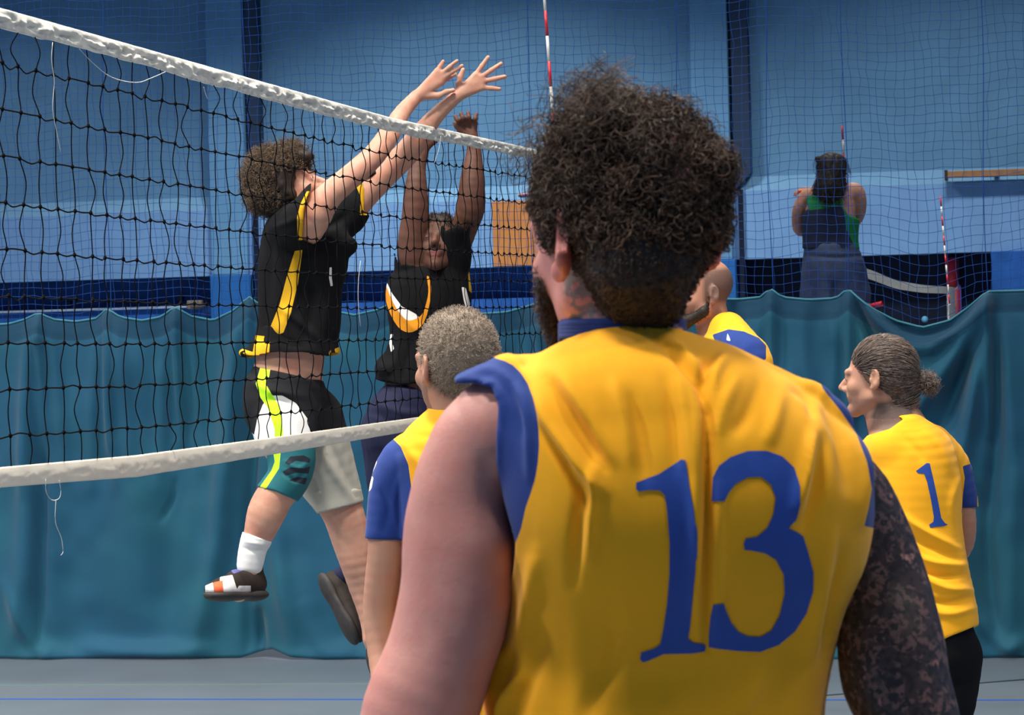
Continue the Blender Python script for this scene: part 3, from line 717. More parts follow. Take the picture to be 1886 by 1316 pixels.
def decal(name, polys, V, Q, m, root, off=.0012, cell=7.):
    "a thin print: photo outlines laid on the cloth they are printed on"
    import bmesh
    cu = bpy.data.curves.new(name, 'CURVE'); cu.dimensions = '2D'; cu.fill_mode = 'BOTH'
    for pl in polys:
        sp = cu.splines.new('POLY'); sp.points.add(len(pl) - 1); sp.use_cyclic_u = True
        for i, (x, y) in enumerate(pl): sp.points[i].co = (x, -y, 0, 1)
    o = bpy.data.objects.new(name + '_tmp', cu); sc.collection.objects.link(o)
    dg = bpy.context.evaluated_depsgraph_get(); me = bpy.data.meshes.new_from_object(o.evaluated_get(dg))
    bpy.data.objects.remove(o); bm = bmesh.new(); bm.from_mesh(me)
    bmesh.ops.remove_doubles(bm, verts=bm.verts, dist=.01)
    xs = [v.co.x for v in bm.verts]; ys = [v.co.y for v in bm.verts]
    for a, b, nrm in ((min(xs), max(xs), (1, 0, 0)), (min(ys), max(ys), (0, 1, 0))):
        c = a + cell * .5
        while c < b:
            bmesh.ops.bisect_plane(bm, geom=bm.verts[:] + bm.edges[:] + bm.faces[:], plane_co=(c if nrm[0] else 0, c if nrm[1] else 0, 0), plane_no=nrm); c += cell
    bmesh.ops.triangulate(bm, faces=bm.faces)
    tree = BVHTree.FromPolygons([tuple(q) for q in V], [tuple(int(i) for i in q) for q in Q])
    out = []
    for v in bm.verts:
        d = RC @ np.array([(v.co.x - CX) / F, (CY + v.co.y) / F, -1.]); d /= np.linalg.norm(d)
        h = tree.ray_cast(Vector(CO), Vector(d))
        out.append(np.array(h[0]) + (np.array(h[1]) * (1 if np.array(h[1]) @ d < 0 else -1)) * off if h[0] else None)
    bm.verts.index_update(); fs = [tuple(v.index for v in f.verts) for f in bm.faces if all(out[v.index] is not None for v in f.verts)]
    good = sorted({i for f in fs for i in f}); mp = {g: i for i, g in enumerate(good)}
    bm.free(); V2 = [out[g] for g in good]; fs = [tuple(mp[i] for i in f) for f in fs]
    Ck = np.array([V2[fs[len(fs) // 2][i]] for i in range(3)]); nn = np.cross(Ck[1] - Ck[0], Ck[2] - Ck[0])
    if nn[1] > 0: fs = [q[::-1] for q in fs]
    r_ = obj(name, np.array(V2), fs, m, root); return r_
def smooth_poly(pl, n=5): return [tuple(q) for q in catmull([np.array(q, float) for q in pl], n)]
# ------------------------------------------------------------------ player thirteen, seen from behind, close to the camera
f = Fig(3.14)
man = thing('person', 'person in a yellow sleeveless shirt numbered 13, back turned, tattooed right arm', 'person', W(1220, 3460, 3.14) * np.array([1, 1, 0]))
yw = math.radians(33); HR = frame((-math.sin(yw), math.cos(yw), -.06)); hc = f.p(1150, 437, .03); HS = 1.12
L = []
head(L, hc, HR, HS, ears=(0, 0), beard=.7)
f.limb(L, [(1155, 500, .035, 98), (1150, 590, .03, 106), (1158, 680, .02, 118)], k=.03)
f.limb(L, [(1150, 700, .02, 92), (1040, 740, .01, 96), (935, 790, 0, 92)], k=.03); f.limb(L, [(1215, 728, .02, 86), (1325, 786, .01, 82), (1440, 845, .01, 74)], k=.02)
f.trunk(L, [(1040, 1270, 710, .02, 120), (960, 1400, 790, .0, 190), (940, 1530, 890, 0, 220), (945, 1575, 960, 0, 222), (955, 1540, 1090, .03, 205), (940, 1510, 1200, .05, 205), (915, 1495, 1316, .06, 210), (900, 1505, 1450, .06, 220), (905, 1510, 1700, .05, 225), (920, 1500, 1900, .05, 220)], k=.03)
f.limb(L, [(928, 800, 0, 95), (888, 814, 0, 89), (854, 878, 0, 87), (842, 945, 0, 91), (844, 1010, 0, 101), (838, 1100, 0, 103), (815, 1200, .0, 101), (772, 1316, 0, 104), (745, 1420, 0, 92)], k=.03)
f.limb(L, [(745, 1420, 0, 90), (752, 1500, .08, 84), (775, 1570, .18, 66), (800, 1610, .27, 46)], k=.03)
f.limb(L, [(1490, 880, .02, 78), (1545, 905, .04, 86), (1588, 980, .045, 86), (1618, 1080, .04, 92), (1640, 1180, .02, 98), (1650, 1250, .01, 99), (1678, 1330, 0, 90), (1705, 1430, 0, 80)], k=.03)
f.limb(L, [(1705, 1430, 0, 78), (1705, 1510, .08, 74), (1690, 1590, .18, 58), (1660, 1640, .27, 44)], k=.03)
hand(L, f.p(802, 1612, .275), (.15, .95, -.25), (-.6, .2, .7), 1.05, 1, .5, .35, .8)
hand(L, f.p(1658, 1642, .275), (-.15, .95, -.25), (.6, .2, .7), 1.05, -1, .5, .35, .8)
for x0, x1, x2 in ((1070, 1030, 1020), (1350, 1390, 1410)):
    f.limb(L, [(x0, 1900, .05, 170), (x0, 2080, .05, 165), (x1, 2400, .02, 135), (x1, 2650, .0, 104), (x1, 2760, .03, 104), (x1, 2950, .06, 108), (x2, 3200, .06, 72), (x2, 3360, .06, 58)], k=.04)
    f.limb(L, [(x2, 3385, .04, 60), (x2, 3415, .17, 50)], k=.03)
# ears, turned with the head
for sx, on in ((-1, 1), (1, 1)):
    g = lambda *q: hc + HR @ (v3(q) * HS)
    a = .85 * sx; T = HR @ np.array([[math.cos(a), -math.sin(a), 0], [math.sin(a), math.cos(a), 0], [0, 0, 1]])
    ell(L, g(sx * .082, -.016, -.004), v3((.0075, .0205, .034)) * HS, T, .006)
    ell(L, g(sx * .0895, -.021, .002), v3((.0065, .0115, .021)) * HS, T, .004, '-')
    ell(L, g(sx * .083, -.018, .016), v3((.004, .008, .004)) * HS, T, .003); ell(L, g(sx * .079, -.004, -.032), v3((.007, .009, .011)) * HS, HR, .006)
V, Q = surf(L, .005); N = vnormals(V, Q); x, y, d = proj(V)
hl = (V - hc) @ HR / HS
mk = masks(f, V, None, nk=[(1040, 500), (1250, 470), (1262, 600), (1230, 720), (1030, 720)])
tatA = np.clip((x - 1490) / 60, 0, 1) * (y > 780) * (y < 2200)
beard = np.clip(.5 + (np.minimum.reduce([-(hl[:, 2] + .030), hl[:, 1] - .030 + (hl[:, 2] + .05) * .3, hl[:, 2] + .135]) / .012) * .5, 0, 1) * (np.abs(hl[:, 0]) < .09) * (d < 9)
side = np.clip(.5 + np.minimum.reduce([hl[:, 1] - .012, .03 - np.abs(hl[:, 1] - .03), -hl[:, 2] + .03, hl[:, 2] + .05]) / .006, 0, 1)
nape = np.clip(poly_sd(x, y, [(1082, 450), (1290, 450), (1262, 545), (1215, 582), (1140, 575), (1095, 540)]) / 14 + .5, 0, 1) * (N[:, 1] < .3)
V = V + N * (.0012 * fbm(V, 18, 2))[:, None]
body = obj('body', V, Q, M['skin_ink'], man, attrs={'lip': np.clip(1.15 - np.minimum(np.linalg.norm((hl - v3((-.085, -.016, -.006))) / v3((.02, .03, .045)), axis=1), np.linalg.norm((hl - v3((.085, -.016, -.006))) / v3((.02, .03, .045)), axis=1)), 0, .75), 'neck': np.clip(mk['nk'], 0, 1) * (y > 470), 'tat': tatA, 'beard': np.maximum(np.clip(poly_sd(x, y, [(960, 505), (1001, 515), (1010, 550), (1022, 590), (1040, 630), (1034, 690), (960, 690)]) / 10 + .5, 0, 1), nape)})
eyes(man, hc, HR, HS)

L = []; f.limb(L, [(999, 500, .05, 9), (1004, 540, .06, 17), (1022, 585, .08, 24), (1042, 632, .1, 24), (1070, 665, .13, 24)], k=.01)
V, Q = surf(L, .004); N = vnormals(V, Q); V = V + N * (.003 * fbm(V, 60, 2))[:, None]; bd = obj('beard', V, Q, M['hair_dark'], man)
strands('whiskers', V, N, 1800, bd, M['hair_dark'], .008, .0005, .001, 1, 4, (-.2, 0, -.7), .4, seed=21)
# shirt
L = []
f.trunk(L, [(1092, 1250, 632, .03, 122), (1010, 1320, 700, .02, 172), (925, 1450, 752, .0, 214), (905, 1535, 806, 0, 236), (908, 1586, 862, 0, 252), (915, 1607, 925, .0, 252), (922, 1597, 1000, .01, 246), (926, 1563, 1090, .03, 236), (912, 1538, 1200, .05, 230), (882, 1522, 1316, .06, 238), (870, 1530, 1450, .06, 250), (880, 1540, 1700, .05, 255), (880, 1540, 2000, .05, 255)], k=.03, n=4)
f.limb(L, [(1150, 702, .02, 100), (1040, 750, .01, 104), (945, 770, 0, 112), (880, 800, 0, 112)], k=.035)
f.limb(L, [(1228, 698, .02, 106), (1325, 733, .01, 98), (1425, 774, .0, 92), (1478, 800, .0, 86)], k=.02)
f.limb(L, [(1150, 620, .03, 92), (1160, 680, .02, 122)], k=.03)
arm_l = [(600, 560), (835, 560), (836, 704), (870, 703), (905, 712), (918, 745), (913, 800), (912, 850), (925, 920), (947, 1000), (940, 1060), (600, 1060)]
nb = f.p(1150, 600, .03)
def neck_hole(P, G):
    x, y, d = proj(P); m = y < 680
    cyl = np.sqrt(((P - nb)[..., 0] / f.r(104)) ** 2 + ((P - nb)[..., 1] / f.r(118)) ** 2)
    lim = 592 + .10 * np.abs(x - 1230) + (P[..., 1] - nb[1] + .06) * 900
    out = np.where(m, np.maximum(G, np.maximum((lim - y) / f.s * .8, -(G + .006) - 1)), G)
    return out
f.limb(L, [(950, 770, -.02, 74), (958, 860, -.03, 52), (966, 950, -.015, 34)], k=.03)
cuts = [cut_px(f, arm_l, -.16, .16), neck_hole, cut_plane(f.p(1200, 1960), (0, 0, -1)), hollow(f.p(1200, 1960), (0, 0, -1), .05, .006)]
V, Q = surf(L, .004, cuts)
S = [([(1305, 700), (1303, 850), (1302, 1000), (1300, 1190)], -15, 10), ([(1284, 720), (1283, 850), (1286, 1000), (1290, 1180)], 9, 14), ([(1322, 900), (1320, 1050), (1318, 1180)], 6, 12),
     ([(1205, 618), (1250, 660), (1284, 705), (1296, 760)], -9, 9), ([(1318, 645), (1300, 680), (1292, 735)], -9, 9), ([(1228, 625), (1262, 655), (1292, 690)], 7, 10), ([(1340, 650), (1316, 690), (1306, 750)], 7, 10),
     ([(985, 722), (1020, 790), (1072, 862), (1110, 905)], 13, 12), ([(1000, 790), (1045, 860), (1075, 930)], -9, 10), ([(1010, 700), (1060, 780), (1110, 860)], -10, 12), ([(1030, 690), (1080, 760), (1130, 850)], 7, 12),
     ([(1497, 800), (1482, 870), (1466, 945)], 12, 12), ([(1516, 810), (1505, 900), (1480, 980)], -9, 12), ([(1530, 722), (1572, 790), (1592, 870), (1585, 960)], 10, 13), ([(1515, 745), (1548, 810), (1560, 900)], -8, 12),
     ([(1098, 850), (1092, 930), (1086, 1040)], 8, 11), ([(1072, 880), (1064, 980), (1055, 1080)], -7, 11), ([(1160, 720), (1178, 800), (1190, 880)], -7, 13), ([(1130, 700), (1150, 770), (1166, 850)], 6, 12), ([(1225, 690), (1240, 770), (1250, 860)], -6, 12), ([(1250, 700), (1262, 780), (1268, 860)], 6, 10),
     ([(924, 1190), (908, 1240), (890, 1300)], 12, 10), ([(955, 1245), (930, 1290), (915, 1330)], 12, 9), ([(940, 1200), (918, 1262), (900, 1330)], -12, 8), ([(1000, 1180), (970, 1260), (940, 1340)], -7, 16), ([(985, 1020), (975, 1100), (950, 1190)], 8, 16),
     ([(1400, 700), (1380, 760), (1350, 800)], -6, 14), ([(1360, 690), (1336, 740), (1318, 800)], 6, 14), ([(1440, 720), (1425, 780), (1410, 820)], 6, 14), ([(1530, 980), (1510, 1090), (1490, 1200)], 8, 16), ([(1550, 1010), (1530, 1120), (1515, 1230)], -7, 12),
     ([(905, 655), (945, 668), (985, 712)], 7, 12), ([(870, 690), (915, 690), (950, 735), (965, 800)], -6, 10), ([(846, 700), (900, 682), (945, 715), (972, 790), (975, 880)], 6, 9), ([(1410, 1210), (1380, 1280), (1340, 1330)], 6, 20), ([(1140, 1150), (1120, 1230), (1080, 1320)], -6, 20), ([(1478, 700), (1510, 716), (1522, 735)], 7, 10), ([(1460, 712), (1490, 735), (1500, 770)], -7, 9)]
V, N = fold(f, V, Q, S, .0022, 7, (1, 1, .5))
V = V + N * (.0011 * fbm(V * v3((3.5, 1, .5)), 9, 3))[:, None]
bl = [(820, 706), (866, 668), (897, 655), (915, 660), (945, 672), (972, 706), (988, 760), (993, 820), (986, 880), (968, 935), (948, 1003), (900, 1003), (800, 900)]
br = [(1509, 700), (1516, 716), (1548, 756), (1578, 800), (1597, 850), (1606, 900), (1600, 935), (1592, 968), (1640, 980), (1660, 860), (1560, 680)]
a = masks(f, V, None, m1=[smooth_poly(bl, 2), br])
shirt = obj('shirt', V, Q, M['yellow'], man, attrs=a, label='yellow sleeveless shirt with blue armholes')
C = []
for t in np.linspace(0, 2 * math.pi, 60):
    ct, st = math.cos(t), math.sin(t)
    C.append(f.p(1146 + 110 * ct, 609 - (4 if ct > 0 else 12) * ct - 8 + (14 * ct if ct > 0 else 0) + (st * 16 if st > 0 else 10 * (1 - abs(ct)) - 17), .03 + .064 * st))
C = np.array(C)
V2, Q2 = tubes([C, C + np.array([0, 0, -.004]), C + np.array([0, 0, -.008]), C + np.array([0, 0, -.012])], .005, 8); obj('collar', V2, Q2, M['blue'], man)
k = 1 / 1.741
one = [(473, 572), (545, 545), (580, 522), (620, 497), (633, 500), (638, 530), (645, 580), (660, 660), (668, 740), (665, 850), (655, 950), (645, 1040), (640, 1070), (655, 1083), (690, 1088), (696, 1096), (692, 1112), (650, 1118), (560, 1120), (515, 1140), (495, 1147), (485, 1135), (490, 1115), (530, 1103), (550, 1088), (560, 1040), (572, 960), (580, 860), (580, 760), (572, 660), (565, 612), (550, 597), (520, 595), (480, 600), (473, 592)]
three = [(718, 632), (720, 590), (722, 555), (738, 518), (775, 490), (830, 471), (890, 470), (940, 488), (980, 525), (999, 580), (1000, 640), (985, 690), (960, 717), (985, 728), (1008, 745), (1025, 800), (1041, 860), (1040, 920), (1018, 990), (980, 1048), (930, 1090), (870, 1113), (800, 1110), (740, 1103), (707, 1098), (708, 1060), (714, 1000), (722, 962), (752, 958), (762, 985), (778, 1020), (800, 1048), (830, 1063), (870, 1065), (905, 1045), (932, 995), (948, 925), (945, 865), (920, 818), (885, 797), (845, 789), (820, 786), (817, 768), (824, 750), (860, 744), (893, 715), (913, 670), (919, 620), (905, 578), (872, 553), (830, 555), (792, 575), (770, 602), (756, 630)]
cv = lambda pl: [(900 + a * k, 560 + b * k) for a, b in pl]
decal('number_print', [cv(one)], V, Q, M['print_blue'], shirt); decal('number_print', [cv(three)], V, Q, M['print_blue'], shirt)

# shorts, socks, shoes (below the frame)
L = []
f.trunk(L, [(885, 1535, 1840, .05, 245), (880, 1540, 1980, .05, 262), (890, 1530, 2080, .05, 240)], k=.03)
for x0, x1 in ((1065, 1040), (1355, 1382)): f.limb(L, [(x0, 2040, .05, 185), (x1, 2250, .03, 175), (x1, 2450, .02, 165)], k=.04)
V, Q = surf(L, .008, [cut_plane(f.p(1200, 2470), (0, 0, -1)), hollow(f.p(1200, 2470), (0, 0, -1), .05, .01)]); V, N = fold(f, V, Q, [], .006, 6); obj('shorts', V, Q, M['blue'], man)
for x2 in (1020, 1410):
    L = []; f.limb(L, [(x2, 3180, .06, 82), (x2, 3300, .06, 68), (x2, 3390, .06, 66)]); V, Q = surf(L, .006); obj('sock', V, Q, M['white'], man)
    h_ = f.p(x2, 3380, -.03); h_[2] = .014; shoe(man, h_, h_ + np.array([0, .30, 0]), (0, 0, 1), h=.006)

# hair: cap of dark hair under loose curls
g = lambda *q: hc + HR @ (v3(q) * HS)
L = []
f.ball(L, 1160, 385, .03, 120, 134, 116, k=.02); f.ball(L, 1165, 348, .01, 104, 112, 84, k=.02); f.ball(L, 1220, 352, .02, 64, 84, 66, k=.02); f.ball(L, 1078, 368, .06, 60, 92, 70, k=.02); f.ball(L, 1120, 300, .03, 50, 70, 50, k=.02); f.ball(L, 1200, 300, .0, 50, 70, 50, k=.02)
ell(L, g(0, -.018, .024), v3((.080, .098, .088)) * HS, HR, .02)
f.limb(L, [(1180, 470, -.045, 104), (1182, 520, -.020, 92)], k=.02)
ell(L, g(0, .105, -.045), v3((.13, .082, .088)) * HS, HR, .01, '-')
for sx in (-1, 1): ell(L, g(sx * .098, -.002, -.012), v3((.024, .022, .040)) * HS, HR, .008, '-')
V, Q = surf(L, .005); N = vnormals(V, Q); x, y, _ = proj(V)
up = np.clip((450 - y) / 150, 0, 1)
V = V + N * (up * .016 * fbm(V, 26, 3) + .0015 * fbm(V, 90, 2))[:, None]; N = vnormals(V, Q)
hair = obj('hair', V, Q, M['hair_dark'], man)
strands('curls', V, N, 5200, hair, M['hair_dark'], lambda P: np.clip((430 - proj(P)[1]) / 190, .10, 1) * .027, .0009, .0075, 1.4, 13, (-.1, -.2, .55), .25, .004, where=lambda P: proj(P)[1] < 450, seed=3, spread=.55)
tuft = lambda P: (np.abs(proj(P)[0] - 1100) < 55) & (proj(P)[1] < 250)
strands('curls', V, N, 300, hair, M['hair_dark'], .058, .0007, .013, 1.5, 16, (-.15, 0, 1), .5, .0, where=tuft, seed=5, spread=.35)
strands('curls', V, N, 70, hair, M['hair_dark'], .06, .0007, .011, 1.3, 14, (-.8, -.1, .5), .5, .0, where=lambda P: (proj(P)[0] < 1060) & (proj(P)[1] < 340), seed=6, spread=.4)
strands('short_hair', V, N, 5200, hair, M['hair_dark'], lambda P: np.clip((600 - proj(P)[1]) / 200, .3, 1) * .011, .00055, .0015, 1, 5, (0, -.2, -.8), .5, 0, where=lambda P: (proj(P)[1] > 380) & (P[:, 1] < hc[1] + .06), seed=4, spread=.4)
def handpx(f, L, w, kn, tips, th, dz=0., r=4.9, k=.006, bend=0.):
    "a hand laid out from photo points: wrist, knuckles, finger tips, thumb"
    W_ = f.p(*w[:2], w[2] if len(w) > 2 else dz)
    for q in kn: cone(L, W_, f.p(q[0], q[1], dz), f.r(r * 1.9), f.r(r * 1.25), .008)
    for i in range(len(kn) - 1): cone(L, f.p(*kn[i][:2], dz), f.p(*kn[i + 1][:2], dz), f.r(r * 1.15), f.r(r * 1.15), .005)
    for q, t in zip(kn, tips):
        tz = t[2] if len(t) > 2 else dz; a = np.array([q[0], q[1], dz]); b = np.array([t[0], t[1], tz]); m = (a + b) / 2 + np.array([0, 0, bend])
        c0, c1, c2 = f.p(*a), f.p(*m), f.p(*b); cone(L, c0, c1, f.r(r * 1.0), f.r(r * .95), .004); cone(L, c1, c2, f.r(r * .95), f.r(r * .78), .003)
    P = [f.p(*q[:2], dz + (q[2] if len(q) > 2 else 0)) for q in th]
    for a, b, ra, rb in zip(P[:-1], P[1:], (1.7, 1.15, 1.0), (1.2, 1.0, .85)): cone(L, a, b, f.r(r * ra), f.r(r * rb), .006)

# ------------------------------------------------------------------ curly-haired player jumping behind the net
f = Fig(9.8); P1 = f
man = thing('person', 'curly-haired person in a black and gold shirt jumping with arms stretched over the net', 'person', f.p(550, 1180, 0))
HR = frame((.90, -.16, .40)); hc = f.p(534, 350, 0)
L = []; head(L, hc, HR, 1.0)
f.limb(L, [(534, 372, .0, 33), (536, 400, 0, 36), (540, 430, 0, 50)], k=.02)
f.limb(L, [(545, 425, -.04, 44), (570, 404, -.17, 36), (604, 362, -.19, 25), (640, 330, -.18, 22), (668, 306, -.16, 21.5), (692, 282, -.13, 20), (718, 246, -.08, 19), (742, 206, -.02, 14.5), (765, 180, .02, 12)], k=.02)
f.limb(L, [(575, 430, .04, 44), (630, 394, .10, 36), (672, 356, .12, 27), (715, 316, .11, 24), (748, 282, .09, 23), (768, 256, .08, 21), (790, 228, .07, 17), (814, 202, .06, 13.5), (838, 180, .05, 12)], k=.02)
f.trunk(L, [(510, 590, 418, 0, 55), (494, 612, 450, 0, 62), (490, 616, 500, 0, 62), (488, 612, 560, 0, 60), (480, 602, 630, 0, 60), (467, 595, 680, 0, 62), (470, 594, 740, .02, 66), (485, 590, 780, .02, 60)], k=.03)
f.limb(L, [(518, 745, -.04, 56), (525, 800, -.09, 50), (536, 845, -.12, 40), (530, 880, -.13, 35), (505, 915, -.13, 34), (490, 945, -.13, 34), (478, 980, -.12, 28), (465, 1015, -.11, 21), (460, 1050, -.11, 19)], k=.03)
f.limb(L, [(572, 770, .08, 56), (595, 850, .1, 45), (620, 915, .12, 42), (634, 950, .12, 38), (646, 990, .13, 36), (655, 1030, .13, 31), (665, 1080, .14, 23), (677, 1135, .14, 16), (684, 1175, .14, 15)], k=.03)
handpx(f, L, (766, 179, .02), [(806, 131), (813, 136), (815, 144), (812, 152)], [(816, 113, .02), (842, 112, .0), (851, 121, .01), (838, 136, .05)], [(780, 176), (808, 176), (822, 169), (835, 166)], .02)
handpx(f, L, (840, 178, .05), [(876, 138), (886, 142), (889, 150), (888, 161)], [(899, 105), (923, 117), (930, 141), (920, 164)], [(848, 172), (845, 156), (848, 142), (853, 128)], .05)
f.limb(L, [(458, 1060, -.11, 19), (440, 1090, -.17, 18)]); f.limb(L, [(684, 1175, .14, 15), (700, 1240, .18, 14)])
V, Q = surf(L, .0045); N = vnormals(V, Q); V = V + N * (.001 * fbm(V, 14, 2))[:, None]
hl = (V - hc) @ HR
lip = np.clip(1 - np.linalg.norm((hl - v3((0, .100, -.0615))) / v3((.024, .014, .012)), axis=1) + .5, 0, 1)
obj('body', V, Q, M['skin'], man, attrs={'lip': lip, 'stub': np.zeros(len(V))}); eyes(man, hc, HR)
# shirt
L = []
f.trunk(L, [(512, 585, 402, 0, 62), (488, 622, 430, 0, 70), (478, 640, 475, 0, 74), (476, 630, 530, 0, 72), (474, 628, 590, 0, 72), (466, 622, 632, 0, 74), (455, 626, 652, 0, 78), (450, 628, 680, 0, 80)], k=.03, n=4)
f.limb(L, [(540, 430, -.04, 52), (556, 412, -.15, 44), (566, 398, -.19, 39), (590, 370, -.2, 37)], k=.02)
f.limb(L, [(585, 428, .04, 52), (635, 392, .10, 42), (662, 364, .12, 31), (690, 335, .12, 30)], k=.02)
f.limb(L, [(600, 440, 0, 40), (640, 452, -.03, 17)], k=.03)
f.ball(L, 452, 650, 0, 12, 40, 8, k=.02)
c1 = cut_px(f, [(580, 290), (572, 350), (565, 366), (560, 385), (558, 410), (559, 442), (610, 470), (660, 400), (660, 290)], -.5, -.125)
c2 = cut_px(f, [(664, 330), (671, 352), (670, 394), (760, 400), (760, 300)], .0, 1)
hem = cut_px(f, [(430, 654), (470, 657), (500, 650), (560, 648), (600, 656), (640, 648), (700, 800), (400, 800)])
def hol(P, G):
    x, y, d = proj(P); return np.where(y > 600, np.maximum(G, -(G + .007)), G)
V, Q = surf(L, .0045, [hol, c1, c2, hem])
S = [([(500, 440), (495, 520), (492, 600)], -10, 9), ([(560, 470), (575, 540), (560, 630)], -10, 9), ([(590, 470), (600, 540), (596, 620)], 10, 9), ([(540, 470), (545, 540), (520, 600)], 7, 8), ([(560, 440), (600, 420), (640, 395)], -14, 8), ([(590, 445), (620, 480), (628, 500)], -10, 7),
     ([(510, 560), (560, 600), (600, 640)], 9, 8), ([(480, 600), (520, 625), (560, 640)], -7, 7), ([(600, 430), (620, 450), (645, 458)], 10, 9), ([(500, 420), (530, 410), (550, 400)], 6, 6)]
V, N = fold(f, V, Q, S, .006, 9)
gold = [[(543, 462), (557, 460), (549, 520), (536, 575), (522, 612), (499, 622), (497, 604), (515, 560), (528, 510)], [(471, 617), (498, 620), (495, 657), (464, 657)], [(440, 640), (466, 648), (466, 660), (440, 654)], [(606, 646), (632, 636), (630, 660), (606, 660)], [(548, 442), (547, 400), (553, 376), (565, 352), (580, 352), (568, 380), (562, 405), (562, 442)], [(655, 340), (668, 334), (676, 352), (676, 396), (663, 396), (664, 362)]]
a = masks(f, V, N, m1=gold, m2=[(607, 492), (611, 492), (611, 510), (613, 526), (609, 527), (606, 512)])
ln = masks(f, V, None, m3=[[(552, 440), (551.5, 400), (557, 376), (569, 356), (571, 358), (560, 378), (555, 401), (555.5, 440)]]); a['m2b'] = ln['m3']
obj('shirt', V, Q, M['black'], man, attrs=a, label='black shirt with gold side stripe and cuffs')
# shorts
L = []
f.trunk(L, [(466, 588, 686, 0, 70), (450, 598, 720, 0, 80), (454, 602, 762, .01, 84), (470, 600, 790, .02, 74)], k=.02)
f.limb(L, [(518, 752, -.05, 62), (524, 795, -.09, 57), (532, 840, -.12, 47)], k=.03); f.limb(L, [(572, 775, .08, 62), (596, 850, .10, 58), (612, 905, .12, 56), (622, 960, .12, 54)], k=.03)
V, Q = surf(L, .0045, [cut_plane(f.p(500, 680), (.25, 0, .95)), cut_px(f, [(400, 826), (600, 812), (600, 1100), (400, 1100)], -.5, .0), cut_px(f, [(530, 880), (553, 908), (584, 946), (668, 925), (720, 900), (720, 1100), (500, 1100)], .0, 1), hollow(f.p(600, 935, .1), (0, 0, -1), .06, .007)])
V, N = fold(f, V, Q, [([(580, 800), (610, 860), (650, 920)], 10, 10), ([(600, 800), (635, 870), (660, 915)], -8, 8), ([(560, 830), (580, 890), (590, 930)], -8, 8), ([(460, 700), (500, 720), (560, 730)], 10, 8), ([(480, 740), (520, 735), (560, 760)], -12, 7), ([(560, 700), (590, 740), (595, 780)], -9, 8), ([(540, 740), (570, 770), (575, 800)], 8, 8)], .005, 10)
a = masks(f, V, None, m2=[(430, 660), (640, 660), (640, 790), (600, 796), (572, 797), (566, 770), (545, 742), (520, 728), (500, 728), (484, 745), (474, 770), (468, 800), (440, 780)], m1=[(480, 674), (498, 676), (496, 692), (489, 706), (503, 730), (515, 748), (521, 790), (523, 830), (505, 830), (506, 790), (494, 752), (480, 732), (471, 706)])
x_, y_, _ = proj(V); cut_ = poly_sd(x_, y_, [(480, 674), (498, 676), (496, 692), (489, 706), (503, 730), (515, 748), (521, 790), (523, 830), (505, 830), (506, 790), (494, 752), (480, 732), (471, 706)]); a['m2'] = np.where(cut_ > -9, np.minimum(a['m2'], .5 - cut_ / 12), a['m2'])
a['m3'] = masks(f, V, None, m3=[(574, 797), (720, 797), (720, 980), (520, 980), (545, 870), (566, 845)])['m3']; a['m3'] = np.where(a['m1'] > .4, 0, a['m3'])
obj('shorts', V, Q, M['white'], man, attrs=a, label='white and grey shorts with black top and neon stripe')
L = []; f.limb(L, [(532, 815, -.11, 46), (537, 845, -.12, 43.5), (531, 880, -.13, 39.5), (508, 912, -.13, 38)])
V, Q = surf(L, .004, [cut_px(f, [(460, 893), (480, 897), (510, 905), (545, 922), (600, 960), (440, 990)])])
V, N = fold(f, V, Q, [([(520, 870), (545, 885), (560, 870)], -6, 4), ([(525, 850), (550, 862), (568, 850)], 6, 5)], .003, 12)
obj('knee_sleeve', V, Q, M['teal_sleeve'], man, attrs=masks(f, V, None, m1=[[(524, 852), (535, 840), (560, 838), (572, 845), (570, 852), (545, 848), (532, 856)], [(520, 868), (535, 860), (560, 862), (572, 858), (568, 872), (545, 870), (526, 876)], [(530, 884), (548, 878), (566, 880), (562, 892), (545, 888)]], m2=[(503, 830), (517, 832), (514, 862), (490, 899), (478, 897), (500, 866), (506, 850)]), label='teal knee sleeve with dark bands and neon edge')
L = []; f.limb(L, [(475, 985, -.12, 29), (466, 1008, -.115, 25.5), (460, 1040, -.11, 24)]); V, Q = surf(L, .004, [cut_px(f, [(420, 960), (450, 980), (475, 988), (505, 998), (540, 940)])]); V, N = fold(f, V, Q, [([(445, 1008), (468, 1014), (490, 1012)], -5, 4), ([(448, 995), (470, 1000), (492, 1002)], 4, 4)], .001, 20); obj('sock', V, Q, M['white'], man, attrs={'m1': np.zeros(len(V)), 'm2': np.zeros(len(V)), 'm3': np.zeros(len(V))})
def sh1(V, g, R, h):
    return masks(f, V, None, m1=[[(405, 1062), (428, 1058), (440, 1095), (405, 1095)], [(440, 1078), (462, 1078), (462, 1096), (430, 1096)], [(378, 1078), (392, 1072), (396, 1098), (378, 1096)]], m2=[(393, 1072), (410, 1068), (412, 1094), (396, 1096)], m3=[(418, 1040), (436, 1022), (470, 1026), (460, 1045), (430, 1056)])
shoe(man, f.p(482, 1100, -.06), f.p(386, 1102, -.30), (-.1, -.1, 1), attrs=sh1, h=.0045, hh=.125)
shoe(man, f.p(676, 1196, .10), f.p(716, 1330, .22), (.9, -.2, .3), h=.006)
L = []; ell(L, hc + HR @ v3((0, -.022, .040)), (.090, .100, .090), None, .02); f.ball(L, 506, 322, -.0, 42, 50, 44, k=.03); f.ball(L, 549, 290, 0, 30, 44, 16, k=.03); f.ball(L, 492, 352, 0, 26, 46, 30, k=.03); f.ball(L, 528, 345, -.07, 20, 16, 26, k=.02); f.ball(L, 528, 345, .07, 20, 16, 26, k=.02)
ell(L, hc + HR @ v3((0, .115, -.030)), (.115, .112, .088), HR, .01, '-')
